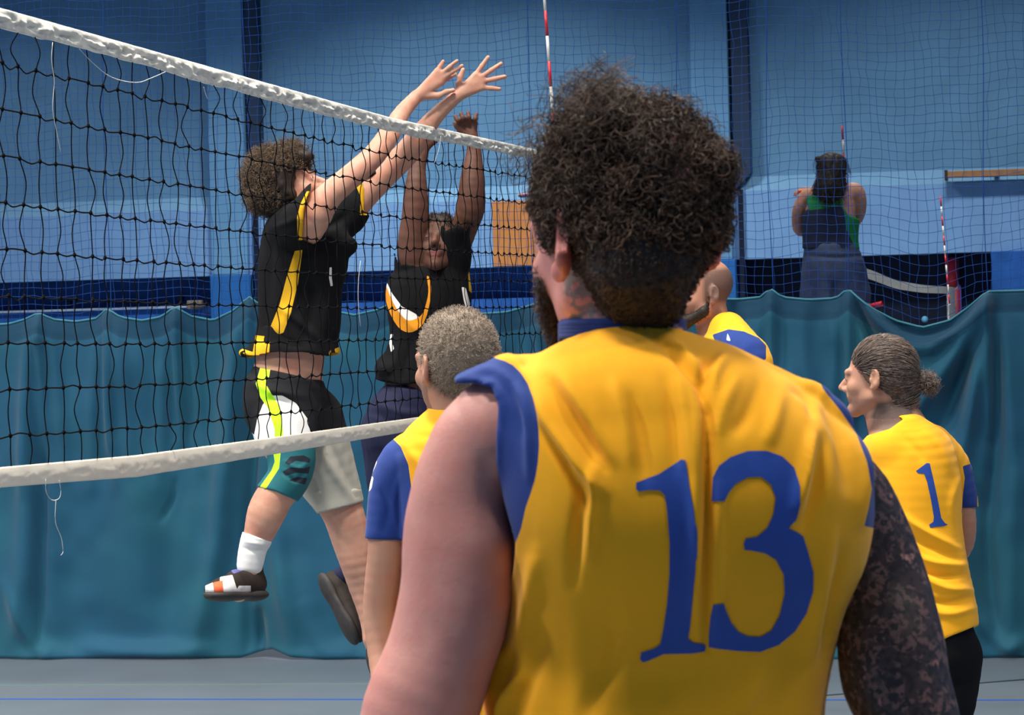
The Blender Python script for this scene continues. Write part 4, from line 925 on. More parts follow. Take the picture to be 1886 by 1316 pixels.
V, Q = surf(L, .005); N = vnormals(V, Q); V = V + N * (.012 * fbm(V, 22, 3))[:, None]; N = vnormals(V, Q)
hair = obj('hair', V, Q, M['hair_dark'], man)
strands('curls', V, N, 5200, hair, M['hair_curl'], .040, .0011, .007, 1.7, 9, (-.3, 0, .3), .2, 0, seed=8, spread=.6, where=lambda P: ((P - hc) @ HR[:, 1] < .085) & ~(((P - hc) @ HR[:, 1] > -.016) & ((P - hc) @ HR[:, 2] < .056)))

# ------------------------------------------------------------------ dark-skinned player jumping with raised arms
f = Fig(10.7)
man = thing('person', 'dark-skinned person jumping in a black shirt with a white and orange chest curve', 'person', f.p(780, 1250, 0))
HR = frame((-.10, -.93, .36)); hc = f.p(808, 455, -.02)
L = []; head(L, hc, HR, 1.02)
f.limb(L, [(806, 480, .03, 30), (800, 520, .02, 36)], k=.02)
f.limb(L, [(800, 520, 0, 34), (772, 500, -.02, 33), (762, 450, -.06, 29), (765, 400, -.08, 25), (766, 350, -.08, 21), (769, 310, -.06, 15), (778, 276, -.04, 12)], k=.02)
f.limb(L, [(815, 515, 0, 34), (838, 462, 0, 26), (855, 420, -.03, 24), (867, 382, -.06, 26), (869, 345, -.06, 23.5), (871, 310, -.05, 19), (873, 276, -.04, 13), (869, 252, -.04, 11.5)], k=.02)
f.trunk(L, [(735, 850, 515, 0, 50), (728, 852, 560, 0, 56), (732, 846, 620, 0, 54), (715, 830, 690, 0, 56), (706, 815, 720, 0, 58), (700, 805, 770, 0, 60)], k=.03)
f.limb(L, [(735, 780, 0, 54), (735, 880, .0, 46), (722, 960, .05, 34), (690, 1010, .12, 32), (655, 1050, .16, 22), (632, 1066, .18, 18)], k=.03)
f.limb(L, [(785, 780, 0, 54), (800, 880, .0, 46), (805, 960, .0, 34), (805, 1040, .05, 32), (805, 1120, .1, 20), (805, 1160, .1, 18)], k=.03)
handpx(f, L, (779, 274, -.04), [(782, 250), (789, 250), (796, 253), (802, 258)], [(781, 232), (791, 228), (801, 232), (808, 240)], [(784, 268), (772, 258), (768, 248), (768, 240)], -.04, 4.4)
handpx(f, L, (869, 250, -.04), [(848, 228), (856, 225), (865, 224), (874, 227)], [(838, 214, -.07), (849, 209, -.07), (862, 207, -.07), (877, 210, -.07)], [(862, 244), (848, 240), (841, 232), (838, 226)], -.04, 4.8, bend=-.02)
V, Q = surf(L, .0048); N = vnormals(V, Q); hl = (V - hc) @ HR / 1.02
lip = np.clip(1 - np.linalg.norm((hl - v3((0, .100, -.0615))) / v3((.026, .014, .014)), axis=1) + .5, 0, 1)
obj('body', V, Q, M['skin_dark'], man, attrs={'lip': lip}); eyes(man, hc, HR, 1.02)
L = []; f.trunk(L, [(738, 852, 500, 0, 50), (716, 868, 522, 0, 62), (712, 868, 560, 0, 66), (718, 862, 620, 0, 64), (706, 852, 660, 0, 64), (694, 845, 690, 0, 68), (690, 842, 730, 0, 70)], k=.02)
f.limb(L, [(830, 505, -.02, 34), (838, 468, -.05, 31), (838, 440, -.08, 27), (840, 420, -.1, 26)], k=.02); f.limb(L, [(770, 520, 0, 38), (762, 492, -.02, 36), (760, 470, -.04, 34)], k=.02); f.ball(L, 712, 678, 0, 22, 60, 24, k=.02)
def nk(P, G):
    x, y, d = proj(P); return np.where((y < 560) & (d < f.D + .3), np.maximum(G, .045 - np.sqrt(((P - f.p(800, 500, .0)) ** 2 * v3((.5, .6, 1.2))).sum(-1))), G)
V, Q = surf(L, .0048, [cut_px(f, [(700, 700), (740, 708), (800, 702), (860, 706), (860, 800), (650, 800), (660, 700)]), cut_px(f, [(735, 486), (790, 490), (800, 400), (700, 400)], -.3, .3), cut_px(f, [(820, 428), (845, 414), (860, 424), (880, 300), (780, 300)], -.3, .3), nk])
V, N = fold(f, V, Q, [([(720, 540), (760, 600), (800, 620)], 7, 8), ([(850, 520), (856, 560), (850, 600)], 10, 5), ([(735, 620), (730, 660), (712, 690)], 9, 7), ([(760, 620), (750, 660), (740, 700)], -9, 7)], .006, 12)
org = smooth_poly([(709, 527), (711, 555), (723, 586), (739, 607), (760, 611), (781, 593), (792, 555), (794, 527), (789, 506)], 3) + smooth_poly([(786, 509), (789, 537), (783, 565), (774, 582), (752, 590), (736, 576), (722, 552), (711, 525)], 3)
wht = [(709, 512), (722, 540), (740, 564), (766, 578), (772, 584), (758, 596), (740, 588), (722, 566), (711, 540)]
obj('shirt', V, Q, M['black'], man, attrs=masks(f, V, N, m3=[org], m2=[wht, [(850, 528), (858, 530), (866, 560), (860, 576), (854, 552)], [(719, 615), (724, 615), (722, 630), (726, 642), (720, 648), (717, 632)]], m1=[[(862, 500), (872, 505), (874, 545), (864, 535)]]), label='black shirt with white and orange chest curve')
L = []; f.trunk(L, [(702, 800, 728, 0, 66), (672, 802, 760, 0, 76), (670, 806, 800, 0, 80), (680, 812, 820, 0, 78)], k=.02); f.limb(L, [(722, 800, 0, 56), (728, 880, 0, 54)], k=.03); f.limb(L, [(782, 800, 0, 58), (798, 890, 0, 54)], k=.03)
V, Q = surf(L, .006); V, N = fold(f, V, Q, [([(690, 760), (730, 780), (770, 780)], -9, 7), ([(690, 740), (740, 760), (780, 760)], 9, 7)], .007, 12); obj('shorts', V, Q, M['navy'], man)
L = []; f.limb(L, [(648, 1052, .16, 22), (626, 1066, .19, 21)]); V, Q = surf(L, .005); obj('sock', V, Q, M['navy'], man)
def sh2(V, g, R, h): return masks(f, V, None, m1=[[(582, 1062), (588, 1060), (594, 1078), (589, 1080)], [(597, 1064), (601, 1064), (600, 1086), (596, 1086)]])
shoe(man, f.p(588, 1064, .17), f.p(652, 1184, .06), (.70, .48, .40), attrs=sh2, h=.0045)
shoe(man, f.p(800, 1180, .08), f.p(800, 1240, -.2), (0, 0, 1), h=.006)
L = []; ell(L, hc + HR @ v3((0, -.022, .042)), (.083, .100, .088), HR, .02); ell(L, hc + HR @ v3((0, .100, -.020)), (.105, .075, .080), HR, .01, '-')
V, Q = surf(L, .005); N = vnormals(V, Q); hair = obj('hair', V, Q, M['hair_dark'], man); strands('curls', V, N, 1500, hair, M['hair_dark'], .016, .001, .003, 1.5, 5, seed=9)

# ------------------------------------------------------------------ grey-haired player
f = Fig(6.6)
man = thing('person', 'person with short grey hair in a yellow shirt with blue sleeves', 'person', W(850, 1972, 6.6) * np.array([1, 1, 0]))
ph = math.radians(33); HR = frame((-math.sin(ph), math.cos(ph), .0)); hc = f.p(838, 672, 0)
L = []; head(L, hc, HR, 1.02)
f.limb(L, [(838, 710, .0, 56), (848, 750, .0, 58), (868, 800, 0, 70)], k=.02)
f.trunk(L, [(800, 950, 800, 0, 70), (735, 1030, 850, 0, 88), (740, 1020, 920, 0, 95), (750, 1010, 1100, 0, 90), (750, 1010, 1250, 0, 95), (755, 1010, 1360, 0, 95)], k=.03)
f.limb(L, [(790, 850, 0, 56), (745, 862, 0, 46), (722, 900, 0, 38), (714, 960, 0, 36), (712, 1010, 0, 34), (705, 1070, .01, 33), (700, 1130, .02, 31), (704, 1200, .0, 27), (708, 1262, -.04, 22), (712, 1310, -.06, 19)], k=.02)
f.limb(L, [(960, 850, 0, 56), (1020, 870, 0, 46), (1040, 960, 0, 36), (1050, 1080, .02, 31), (1050, 1180, .1, 27), (1040, 1260, .2, 20)], k=.02)
hand(L, f.p(712, 1312, -.06), (.05, .0, -1), (-.9, 0, .1), 1.0, -1, .3, .4, .6); hand(L, f.p(1040, 1262, .2), (-.1, .6, -.8), (.9, 0, .1), 1.0, 1, .3, .4, .6)
for x0, x1, x2 in ((815, 790, 800), (940, 975, 965)): f.limb(L, [(x0, 1360, 0, 84), (x1, 1490, .02, 72), (x1, 1640, .02, 52), (x1, 1740, -.02, 52), (x2, 1920, -.05, 30), (x2, 1940, .05, 28)], k=.03)
V, Q = surf(L, .0055); N = vnormals(V, Q); hl = (V - hc) @ HR
obj('body', V, Q, M['skin_tan'], man, attrs={'lip': np.zeros(len(V)), 'stub': np.clip(-(hl[:, 2] + .03) / .02, 0, .6) * (hl[:, 1] > .0) * (hl[:, 2] > -.13)}); eyes(man, hc, HR)
L = []; f.trunk(L, [(800, 950, 778, 0, 72), (722, 1045, 832, 0, 96), (728, 1038, 900, 0, 106), (738, 1028, 1100, 0, 102), (735, 1030, 1250, 0, 108), (732, 1034, 1380, 0, 112)], k=.03)
f.limb(L, [(836, 800, 0, 66), (790, 842, 0, 62), (748, 858, 0, 52), (722, 900, 0, 43), (713, 960, 0, 40), (708, 1020, 0, 40)], k=.02); f.limb(L, [(900, 800, 0, 66), (1000, 852, 0, 60), (1034, 900, 0, 50), (1046, 960, 0, 45), (1048, 1020, 0, 44)], k=.02)
V, Q = surf(L, .005, [cut_px(f, [(600, 990), (760, 995), (760, 1140), (600, 1140)]), cut_plane(f.p(850, 1350), (0, 0, -1)), hollow(f.p(850, 1350), (0, 0, -1), .04, .007)])
V, N = fold(f, V, Q, [([(700, 900), (715, 940), (705, 980)], -5, 6), ([(735, 880), (725, 930), (735, 985)], 5, 6), ([(740, 810), (770, 850), (790, 880)], 5, 9)], .004, 9)
obj('shirt', V, Q, M['yellow'], man, attrs=masks(f, V, None, m1=[[(600, 1060), (650, 870), (700, 818), (718, 802), (738, 822), (752, 855), (758, 900), (756, 1060)], [(1010, 800), (1100, 900), (1100, 1060), (1005, 1060)]], m2=[[(680, 868), (694, 834), (694, 852), (686, 870)], [(674, 872), (688, 878), (684, 900), (676, 908)]]), label='yellow shirt with blue sleeves')
L = []; f.trunk(L, [(735, 1030, 1320, 0, 106), (738, 1028, 1400, 0, 108)], k=.03)
for x0, x1 in ((815, 795), (940, 970)): f.limb(L, [(x0, 1370, 0, 92), (x1, 1540, .02, 84)], k=.03)
V, Q = surf(L, .007); V, N = fold(f, V, Q, [], .006, 8); obj('shorts', V, Q, M['blue'], man)
for x2 in (800, 965):
    h_ = f.p(x2, 1950, -.10); h_[2] = .014; shoe(man, h_, h_ + np.array([-.06, .28, 0]), (0, 0, 1), h=.006)
L = []; ell(L, hc + HR @ v3((0, -.016, .038)) * 1.02, v3((.0785, .0975, .0865)), HR, .02); ell(L, hc + HR @ v3((0, -.030, .0)), v3((.078, .082, .082)), HR, .02)
ell(L, hc + HR @ v3((0, .110, -.040)), (.105, .098, .095), HR, .01, '-')
for sx in (-1, 1): ell(L, hc + HR @ v3((sx * .09, .000, -.014)), (.020, .024, .036), HR, .006, '-')
V, Q = surf(L, .0045); N = vnormals(V, Q); V = V + N * (.0015 * fbm(V, 60, 2))[:, None]; hair = obj('hair', V, Q, M['hair_grey'], man)
strands('short_hair', V, N, 7000, hair, M['hair_grey'], .010, .0006, .0015, .8, 4, lambda P: (P - hc) @ np.diag([0, 0, 0.]) + HR[:, 1] * .5 + v3((0, 0, -.2)), .35, 0, seed=11, spread=.5)

# ------------------------------------------------------------------ bald player behind
f = Fig(10.0)
man = thing('person', 'person with shaved head and dark beard, half hidden behind the shirt numbered 13', 'person', W(1330, 614 + 1.63 * 550, 10.0) * np.array([1, 1, 0]))
ph = math.radians(108); HR = frame((-math.sin(ph), math.cos(ph), -.05)); hc = f.p(1294, 540, 0)
L = []; head(L, hc, HR, 1.0, beard=.5)
f.limb(L, [(1305, 560, .01, 30), (1315, 600, .02, 33), (1325, 640, 0, 40)], k=.02)
f.trunk(L, [(1290, 1370, 640, 0, 60), (1270, 1395, 690, 0, 95), (1272, 1392, 780, 0, 95), (1275, 1390, 900, 0, 88), (1275, 1395, 1010, 0, 90)], yaw=0, k=.03)
for sg, dz in ((1, -.17), (-1, .17)): f.limb(L, [(1345, 650, dz * .6, 36), (1370, 668, dz, 32), (1385, 740, dz * 1.2, 24), (1370, 820, dz * 1.2, 21), (1310, 850, dz, 18), (1260, 840, dz, 14)], k=.02); hand(L, f.p(1258, 840, dz), (-1, .0, .1), (0, 0, 1), 1, 1, .4, .4, .6)
for dz in (-.1, .1): f.limb(L, [(1335, 1020, dz, 50), (1310, 1150, dz, 44), (1295, 1260, dz, 32), (1330, 1360, dz, 32), (1345, 1470, dz, 20), (1330, 1490, dz, 18)], k=.03)
V, Q = surf(L, .0055); N = vnormals(V, Q); hl = (V - hc) @ HR
bd = np.clip(.5 + np.minimum.reduce([-(hl[:, 2] + .045), hl[:, 1] - .0, hl[:, 2] + .14]) / .012, 0, 1); scalp = np.clip(.5 + np.minimum.reduce([-(hl[:, 1] - .02), hl[:, 2] + .03, .075 - hl[:, 2]]) / .02, 0, .75)
obj('body', V, Q, M['skin_tan'], man, attrs={'lip': np.zeros(len(V)), 'stub': scalp}); eyes(man, hc, HR)
L = []
C_ = lambda a, b, ra, rb: cone(L, hc + HR @ v3(a), hc + HR @ v3(b), ra, rb, .01)
C_((-.058, .010, -.035), (-.056, .022, -.058), .009, .016); C_((.058, .010, -.035), (.056, .022, -.058), .009, .016)
for sx in (-1, 1): C_((sx * .054, .024, -.060), (sx * .018, .080, -.094), .019, .022); C_((sx * .020, .098, -.045), (sx * .030, .085, -.085), .007, .014)
C_((-.018, .086, -.096), (.018, .086, -.096), .022, .022); C_((-.020, .100, -.046), (.020, .100, -.046), .006, .006)
V, Q = surf(L, .004); N = vnormals(V, Q); bb_ = obj('beard', V, Q, M['hair_dark'], man); strands('whiskers', V, N, 700, bb_, M['hair_dark'], .008, .0006, 0, 1, 3, (0, 0, -.5), .3, seed=12)
L = []; f.trunk(L, [(1300, 1362, 622, 0, 70), (1262, 1402, 672, 0, 100), (1262, 1400, 780, 0, 104), (1265, 1400, 900, 0, 98), (1262, 1405, 1030, 0, 100)], k=.03)
for dz in (-.17, .17): f.limb(L, [(1340, 610, dz * .3, 36), (1362, 648, dz * .85, 42), (1384, 670, dz * 1.1, 39), (1394, 740, dz * 1.25, 31)], k=.03)
V, Q = surf(L, .005); V, N = fold(f, V, Q, [], .004, 9)
obj('shirt', V, Q, M['yellow'], man, attrs=masks(f, V, None, m1=[(1312, 616), (1342, 606), (1370, 610), (1398, 622), (1411, 636), (1411, 660), (1385, 690), (1330, 660)], m2=[(1340, 612), (1346, 628), (1338, 626)]), label='yellow shirt with a blue shoulder band')
L = []; f.trunk(L, [(1265, 1402, 1000, 0, 98), (1268, 1402, 1080, 0, 98)]);
for dz in (-.1, .1): f.limb(L, [(1335, 1060, dz, 56), (1312, 1190, dz, 52)], k=.03)
V, Q = surf(L, .007); obj('shorts', V, Q, M['blue'], man)
for dz in (-.1, .1):
    h_ = f.p(1355, 1500, dz); h_[2] = .014; shoe(man, h_, h_ + np.array([-.28, 0, 0]), (0, 0, 1), h=.006)

# ------------------------------------------------------------------ player with a hair bun and number 1
f = Fig(8.7)
man = thing('person', 'person with hair tied in a bun, yellow shirt with a single 1, looking left', 'person', W(1700, 614 + 1.63 * 632, 8.7) * np.array([1, 1, 0]))
ph = math.radians(70); HR = frame((-math.sin(ph), math.cos(ph), -.03)); hc = f.p(1617, 694, 0)
L = []; head(L, hc, HR, .97, nose=.85)
f.limb(L, [(1628, 725, .01, 42), (1640, 760, .01, 47), (1658, 800, 0, 56)], k=.02)
tr = [(1625, 1708, 800, 0, 60), (1608, 1745, 850, 0, 78), (1605, 1755, 910, 0, 80), (1618, 1760, 980, 0, 78), (1632, 1775, 1060, 0, 82), (1640, 1788, 1140, 0, 82), (1650, 1785, 1200, 0, 78)]
f.trunk(L, tr, yaw=math.radians(0), k=.03)
f.limb(L, [(1715, 830, .05, 42), (1752, 862, .08, 34), (1770, 920, .09, 25), (1776, 975, .10, 22), (1768, 1012, .13, 20), (1735, 1040, .25, 16), (1715, 1045, .32, 13)], k=.02); f.limb(L, [(1640, 830, -.05, 42), (1606, 860, .0, 34), (1596, 930, .02, 25), (1594, 990, .06, 22), (1600, 1040, .2, 18), (1605, 1050, .28, 13)], k=.02)
hand(L, f.p(1714, 1046, .325), (-.4, .9, 0), (.2, 0, 1), 1, -1, .3, .5, .6); hand(L, f.p(1606, 1050, .285), (.2, .9, 0), (-.2, 0, 1), 1, 1, .3, .5, .6)
for x0, x1, x2, z1 in ((1738, 1722, 1735, -.02), (1680, 1640, 1660, .06)): f.limb(L, [(x0, 1200, .0, 48), (x0 - 5, 1280, z1, 44), (x1, 1390, z1, 38), (x2, 1480, z1, 38), (x2, 1590, z1, 23), (x2 - 10, 1618, z1, 22)], k=.03)
V, Q = surf(L, .005); N = vnormals(V, Q); hl = (V - hc) @ HR; x, y, _ = proj(V)
obj('body', V, Q, M['skin_tan'], man, attrs={'lip': np.clip(1 - np.linalg.norm((hl - v3((0, .097, -.06))) / v3((.022, .012, .011)), axis=1) + .5, 0, 1), 'stub': np.clip(poly_sd(x, y, [(1612, 738), (1690, 725), (1680, 800), (1590, 800)]) / 10, 0, 1) * .9 + np.clip(-(hl[:, 2] + .055) / .03, 0, .35) * (hl[:, 2] > -.12)}); eyes(man, hc, HR, .97)
L = []; f.trunk(L, [(1622, 1705, 782, 0, 62), (1600, 1752, 828, 0, 86), (1592, 1768, 890, 0, 92), (1600, 1768, 960, 0, 90), (1612, 1775, 1010, 0, 90), (1625, 1790, 1080, 0, 94), (1632, 1802, 1140, 0, 96), (1636, 1800, 1200, 0, 96)], k=.03, n=4)
f.limb(L, [(1712, 826, .04, 46), (1748, 858, .08, 38), (1768, 905, .09, 30), (1777, 950, .1, 26)], k=.02); f.limb(L, [(1640, 826, -.05, 46), (1606, 858, 0, 38), (1594, 940, .02, 29)], k=.02)
V, Q = surf(L, .0045, [cut_px(f, [(1762, 934), (1784, 934), (1830, 930), (1830, 980), (1762, 980)], .02, 1), cut_px(f, [(1580, 1210), (1660, 1200), (1730, 1181), (1806, 1150), (1850, 1150), (1850, 1300), (1580, 1300)]), cut_px(f, [(1570, 800), (1598, 802), (1640, 790), (1665, 772), (1600, 740)], -1, 1)])
S = [([(1650, 940), (1700, 975), (1765, 1010)], 9, 7), ([(1640, 960), (1700, 1000), (1765, 1030)], -9, 7), ([(1660, 1010), (1720, 1035), (1775, 1040)], 10, 7), ([(1665, 1035), (1730, 1060), (1782, 1058)], -10, 6), ([(1680, 1050), (1740, 1082), (1790, 1085)], 10, 7), ([(1690, 1100), (1740, 1110), (1790, 1100)], -8, 7), ([(1690, 1120), (1750, 1130), (1796, 1118)], 7, 7), ([(1700, 790), (1730, 820), (1752, 870)], 6, 9), ([(1770, 870), (1752, 930), (1762, 990)], 6, 7), ([(1660, 800), (1690, 830), (1700, 850)], -5, 8)]
V, N = fold(f, V, Q, S, .003, 9)
shirt = obj('shirt', V, Q, M['yellow'], man, attrs=masks(f, V, None, m1=[[(1773, 858), (1777, 880), (1774, 905), (1771, 945), (1800, 945), (1800, 850)], [(1560, 850), (1594, 850), (1592, 1000), (1560, 1000)]]), label='yellow shirt with blue sleeves')
k = 1 / 1.788
decal('number_print', [[(1400 + a * k, 580 + b * k) for a, b in [(513, 513), (535, 497), (548, 487), (558, 488), (568, 530), (585, 610), (596, 668), (608, 684), (618, 690), (600, 695), (575, 697), (560, 700), (556, 690), (570, 680), (572, 665), (563, 610), (550, 550), (540, 522), (520, 520)]]], V, Q, M['print_blue'], shirt, cell=5)
L = []; f.trunk(L, [(1652, 1790, 1150, 0, 86), (1650, 1795, 1200, 0, 88), (1660, 1790, 1225, 0, 80)], k=.03); f.limb(L, [(1752, 1210, 0, 58), (1746, 1290, -.02, 52), (1730, 1350, -.02, 48)], k=.03); f.limb(L, [(1680, 1210, .05, 60), (1665, 1320, .06, 56)], k=.03)
V, Q = surf(L, .006); V, N = fold(f, V, Q, [], .004, 8); obj('shorts', V, Q, M['black'], man, attrs={'m1': np.zeros(len(V)), 'm2': np.zeros(len(V)), 'm3': np.zeros(len(V))})
for x2, z1 in ((1745, -.02), (1672, .06)):
    h_ = f.p(x2, 1625, z1); h_[2] = .014; shoe(man, h_, h_ + np.array([-.25, .1, 0]), (0, 0, 1), h=.006)
L = []; ell(L, hc + HR @ v3((0, -.018, .036)), v3((.0765, .0955, .0845)), HR, .02); ell(L, hc + HR @ v3((0, -.045, .0)), v3((.066, .066, .070)), HR, .02); f.limb(L, [(1650, 700, .0, 36), (1645, 745, .0, 38), (1640, 768, .0, 38)], k=.02)
ell(L, hc + HR @ v3((0, .110, -.046)), (.105, .108, .100), HR, .008, '-'); ell(L, hc + HR @ v3((0, .120, .010)), (.06, .060, .075), HR, .008, '-')
for sx in (-1, 1): ell(L, hc + HR @ v3((sx * .09, .002, -.014)), (.022, .026, .038), HR, .006, '-')
f.limb(L, [(1672, 690, .0, 16), (1690, 694, -.01, 9)], k=.01)
V, Q = surf(L, .0042); N = vnormals(V, Q); hair = obj('hair', V, Q, M['hair_brown'], man)
tie = f.p(1688, 693, -.01)
def comb(P):
    n = P - (hc + HR @ v3((0, -.02, .01))); n /= np.linalg.norm(n, axis=1)[:, None]; t = tie - P; t = t - (t * n).sum(1)[:, None] * n
    return t / np.linalg.norm(t, axis=1)[:, None] + n * .05
strands('combed_strands', V, N, 7000, hair, M['hair_brown'], lambda P: np.minimum(np.linalg.norm(tie - P, axis=1) * .8, .026), .0008, .0004, 1, 4, comb, .95, 0, seed=13, spread=.1, base=-.0006)
L = []; f.ball(L, 1704, 703, -.01, 17, 17, 16); f.ball(L, 1712, 708, -.01, 10, 12, 12); V, Q = surf(L, .0035); N = vnormals(V, Q); V = V + N * (.002 * fbm(V, 60, 2))[:, None]
b_ = obj('bun', V, Q, M['hair_brown'], man); strands('bun_strands', V, N, 500, b_, M['hair_brown'], .022, .0007, .006, 1, 7, seed=14, spread=.9)
V, Q = tubes([np.array([f.p(1688 + 3 * math.cos(t), 694 + 9 * math.sin(t), -.01 + .012 * math.cos(t)) for t in np.linspace(0, 6.283, 24)])], .0022, 6); obj('hair_tie', V, Q, mat('hair_tie', (.25, .10, .06), .6), man)

# ------------------------------------------------------------------ umpire on a stand at the far court
f = Fig(19.6)
zf = 1.10; base = W(1535, 600, 19.6) * np.array([1, 1, 0]) + np.array([0, 0, zf])
man = thing('person', 'long-haired person in green top and navy dungarees standing high beyond the blue netting', 'person', base)
HR = frame((.25, .97, -.05)); hc = f.p(1533, 318, 0)
yf = 614 + (1.63 - zf) * f.s + 18
L = []; head(L, hc, HR, 1.02)
f.limb(L, [(1530, 335, .01, 13), (1532, 356, 0, 16)], k=.02)
f.trunk(L, [(1512, 1556, 352, 0, 20), (1490, 1574, 366, 0, 27), (1482, 1576, 400, 0, 31), (1486, 1574, 440, 0, 29), (1484, 1584, 480, 0, 33), (1482, 1592, 530, 0, 36)], k=.02)
f.limb(L, [(1560, 358, 0, 18), (1574, 354, .01, 17.5), (1581, 372, .02, 15), (1580, 394, .06, 13), (1572, 405, .14, 11), (1550, 390, .22, 10), (1520, 365, .22, 8), (1496, 350, .16, 7)], k=.02)
f.limb(L, [(1505, 360, 0, 18), (1486, 362, .01, 14), (1473, 382, .02, 12), (1469, 405, .06, 11), (1474, 425, .10, 10), (1500, 420, .18, 9), (1530, 405, .22, 8)], k=.02)
hand(L, f.p(1496, 350, .16), (-.75, -.6, .05), (0, .1, 1), .95, 1, .5, .5, .6); hand(L, f.p(1530, 405, .22), (1, .1, .2), (0, 1, 0), .95, 1, .4, .4, .6)
for x0, x1 in ((1512, 1508), (1566, 1568)): f.limb(L, [(x0, 530, 0, 27), (x0, 590, 0, 25), (x1, 650, 0, 17), (x1, 700, .01, 16), (x1, yf - 30, 0, 10), (x1, yf - 14, .04, 9)], k=.02)
V, Q = surf(L, .007); obj('body', V, Q, M['skin'], man, attrs={'lip': np.zeros(len(V)), 'stub': np.zeros(len(V))}); eyes(man, hc, HR, 1.02)
L = []; f.trunk(L, [(1508, 1560, 354, 0, 24), (1482, 1578, 370, 0, 32), (1475, 1582, 400, 0, 36), (1478, 1580, 440, 0, 34), (1478, 1584, 470, 0, 36)], k=.02)
V, Q = surf(L, .006, [cut_px(f, [(1476, 340), (1484, 362), (1486, 372), (1490, 384), (1478, 392), (1476, 408), (1440, 410), (1440, 340)]), cut_px(f, [(1500, 300), (1498, 352), (1515, 358), (1530, 362), (1550, 356), (1553, 380), (1562, 396), (1582, 404), (1620, 400), (1620, 300)]), cut_px(f, [(1460, 458), (1600, 458), (1600, 520), (1460, 520)])])
V, N = fold(f, V, Q, [], .005, 9)
obj('top', V, Q, M['green'], man, attrs=masks(f, V, None, m1=[[(1440, 360), (1479, 356), (1483, 380), (1492, 387), (1525, 383), (1548, 378), (1556, 390), (1558, 420), (1570, 445), (1580, 470), (1440, 480)]]), label='green racer-back top under a navy bib')
L = []; f.trunk(L, [(1480, 1582, 458, 0, 34), (1476, 1596, 500, 0, 40), (1474, 1602, 550, 0, 42)], k=.02)
for x0, x1 in ((1508, 1506), (1570, 1572)): f.limb(L, [(x0, 540, 0, 33), (x1, 640, 0, 24), (x1, yf - 34, 0, 18)], k=.02)
V, Q = surf(L, .007); V, N = fold(f, V, Q, [([(1536, 520), (1536, 560)], -20, 5), ([(1480, 470), (1540, 474), (1590, 470)], -8, 4)], .007, 8); obj('trousers', V, Q, M['denim'], man, label='faded blue trousers')
for x1 in (1506, 1572):
    h_ = f.p(x1, 700, -.06); h_[2] = zf + .016; shoe(man, h_, h_ + np.array([0, .26, 0]), (0, 0, 1), h=.006)
L = []; ell(L, hc + HR @ v3((0, -.018, .036)), (.100, .106, .100), HR, .02); f.limb(L, [(1531, 320, -.05, 25), (1529, 342, -.07, 26), (1527, 354, -.08, 24)], k=.02, ); f.limb(L, [(1512, 335, -.05, 12), (1506, 356, -.06, 9)], k=.02); f.limb(L, [(1545, 335, -.05, 10), (1547, 356, -.07, 9)], k=.02)
ell(L, hc + HR @ v3((0, .110, -.040)), (.105, .09, .095), HR, .01, '-'); f.ball(L, 1507, 293, -.02, 7, 8, 7, k=.004); f.limb(L, [(1516, 296, -.02, 5), (1508, 293, -.02, 4)], k=.004)
V, Q = surf(L, .006); N = vnormals(V, Q); V = V + N * (.006 * fbm(V * v3((1, 1, .3)), 40, 2))[:, None]; hair = obj('hair', V, Q, M['hair_black'], man)
strands('loose_strands', V, N, 700, hair, M['hair_black'], .07, .0014, .006, 1.2, 7, (0, -.15, -1), .75, 0, seed=15, spread=.4)
L = []; f.ball(L, 1475, 352, .03, 6.5, 6, 3.6); V, Q = surf(L, .005); obj('wristband', V, Q, M['orange'], man, label='bright orange band')

st = thing('umpire_stand', 'steel umpire stand with red grip under the person in dungarees, mostly hidden', 'stand', base * np.array([1, 1, 0]))
bx, by = float(base @ EU), float(base @ EN)
bevel_box('platform', (bx - .35, bx + .35, by - .28, by + .32, zf - .04, zf), mat('stand_grey', (.25, .27, .3), .5, metal=.5), st)
for a, b in ((-.32, -.25), (.32, -.25), (-.32, .29), (.32, .29)):
    V, Q = tubes([np.array([B(bx + a, by + b, zf - .04), B(bx + a * 1.3, by + b * 1.4, 0)])], .02, 8); obj('leg', V, Q, mat('stand_tube', (.3, .3, .32), .4, metal=.7), st)
for z in (.3, .6, .85):
    V, Q = tubes([np.array([B(bx - .38, by - .33, z), B(bx + .38, by - .33, z)])], .015, 6); obj('rung', V, Q, mat('stand_tube2', (.3, .3, .32), .4, metal=.7), st)

# ------------------------------------------------------------------ far court: net, antennas, post
FU = NU
def fa(x, y0, y1):
    v, z1 = on_u(x[1], y1, FU); v2, z2 = on_u(x[0], y0, FU); return v, z1, z2
v1 = on_u(1553, 290, FU)[0]; v2 = on_u(1746, 540, FU)[0]
zt_ = lambda x, y: on_u(x, y, FU)
pts = [on_u(1553, 492, FU), on_u(1600, 504, FU), on_u(1650, 524, FU), on_u(1700, 532, FU), on_u(1744, 534, FU)]
pv = np.array(pts); n = 60; vv = np.linspace(pv[0, 0], pv[-1, 0], n); zz = np.array([q for q in np.interp(vv, pv[:, 0], pv[:, 1])]); zz = np.convolve(np.pad(zz, 4, 'edge'), np.ones(9) / 9, 'valid')
fn_ = thing('volleyball_net', 'far volleyball net with white top tape sagging behind the dungarees', 'volleyball net', B(FU, (v1 + v2) / 2, 0))
V = [B(FU + s_ * .006, v, z + dz) for v, z in zip(vv, zz) for s_, dz in ((-1, -.036), (1, -.036), (1, .036), (-1, .036))]
Fc = [(i * 4 + a, i * 4 + (a + 1) % 4, i * 4 + 4 + (a + 1) % 4, i * 4 + 4 + a) for i in range(n - 1) for a in range(4)] + [(0, 3, 2, 1), (n * 4 - 4, n * 4 - 3, n * 4 - 2, n * 4 - 1)]
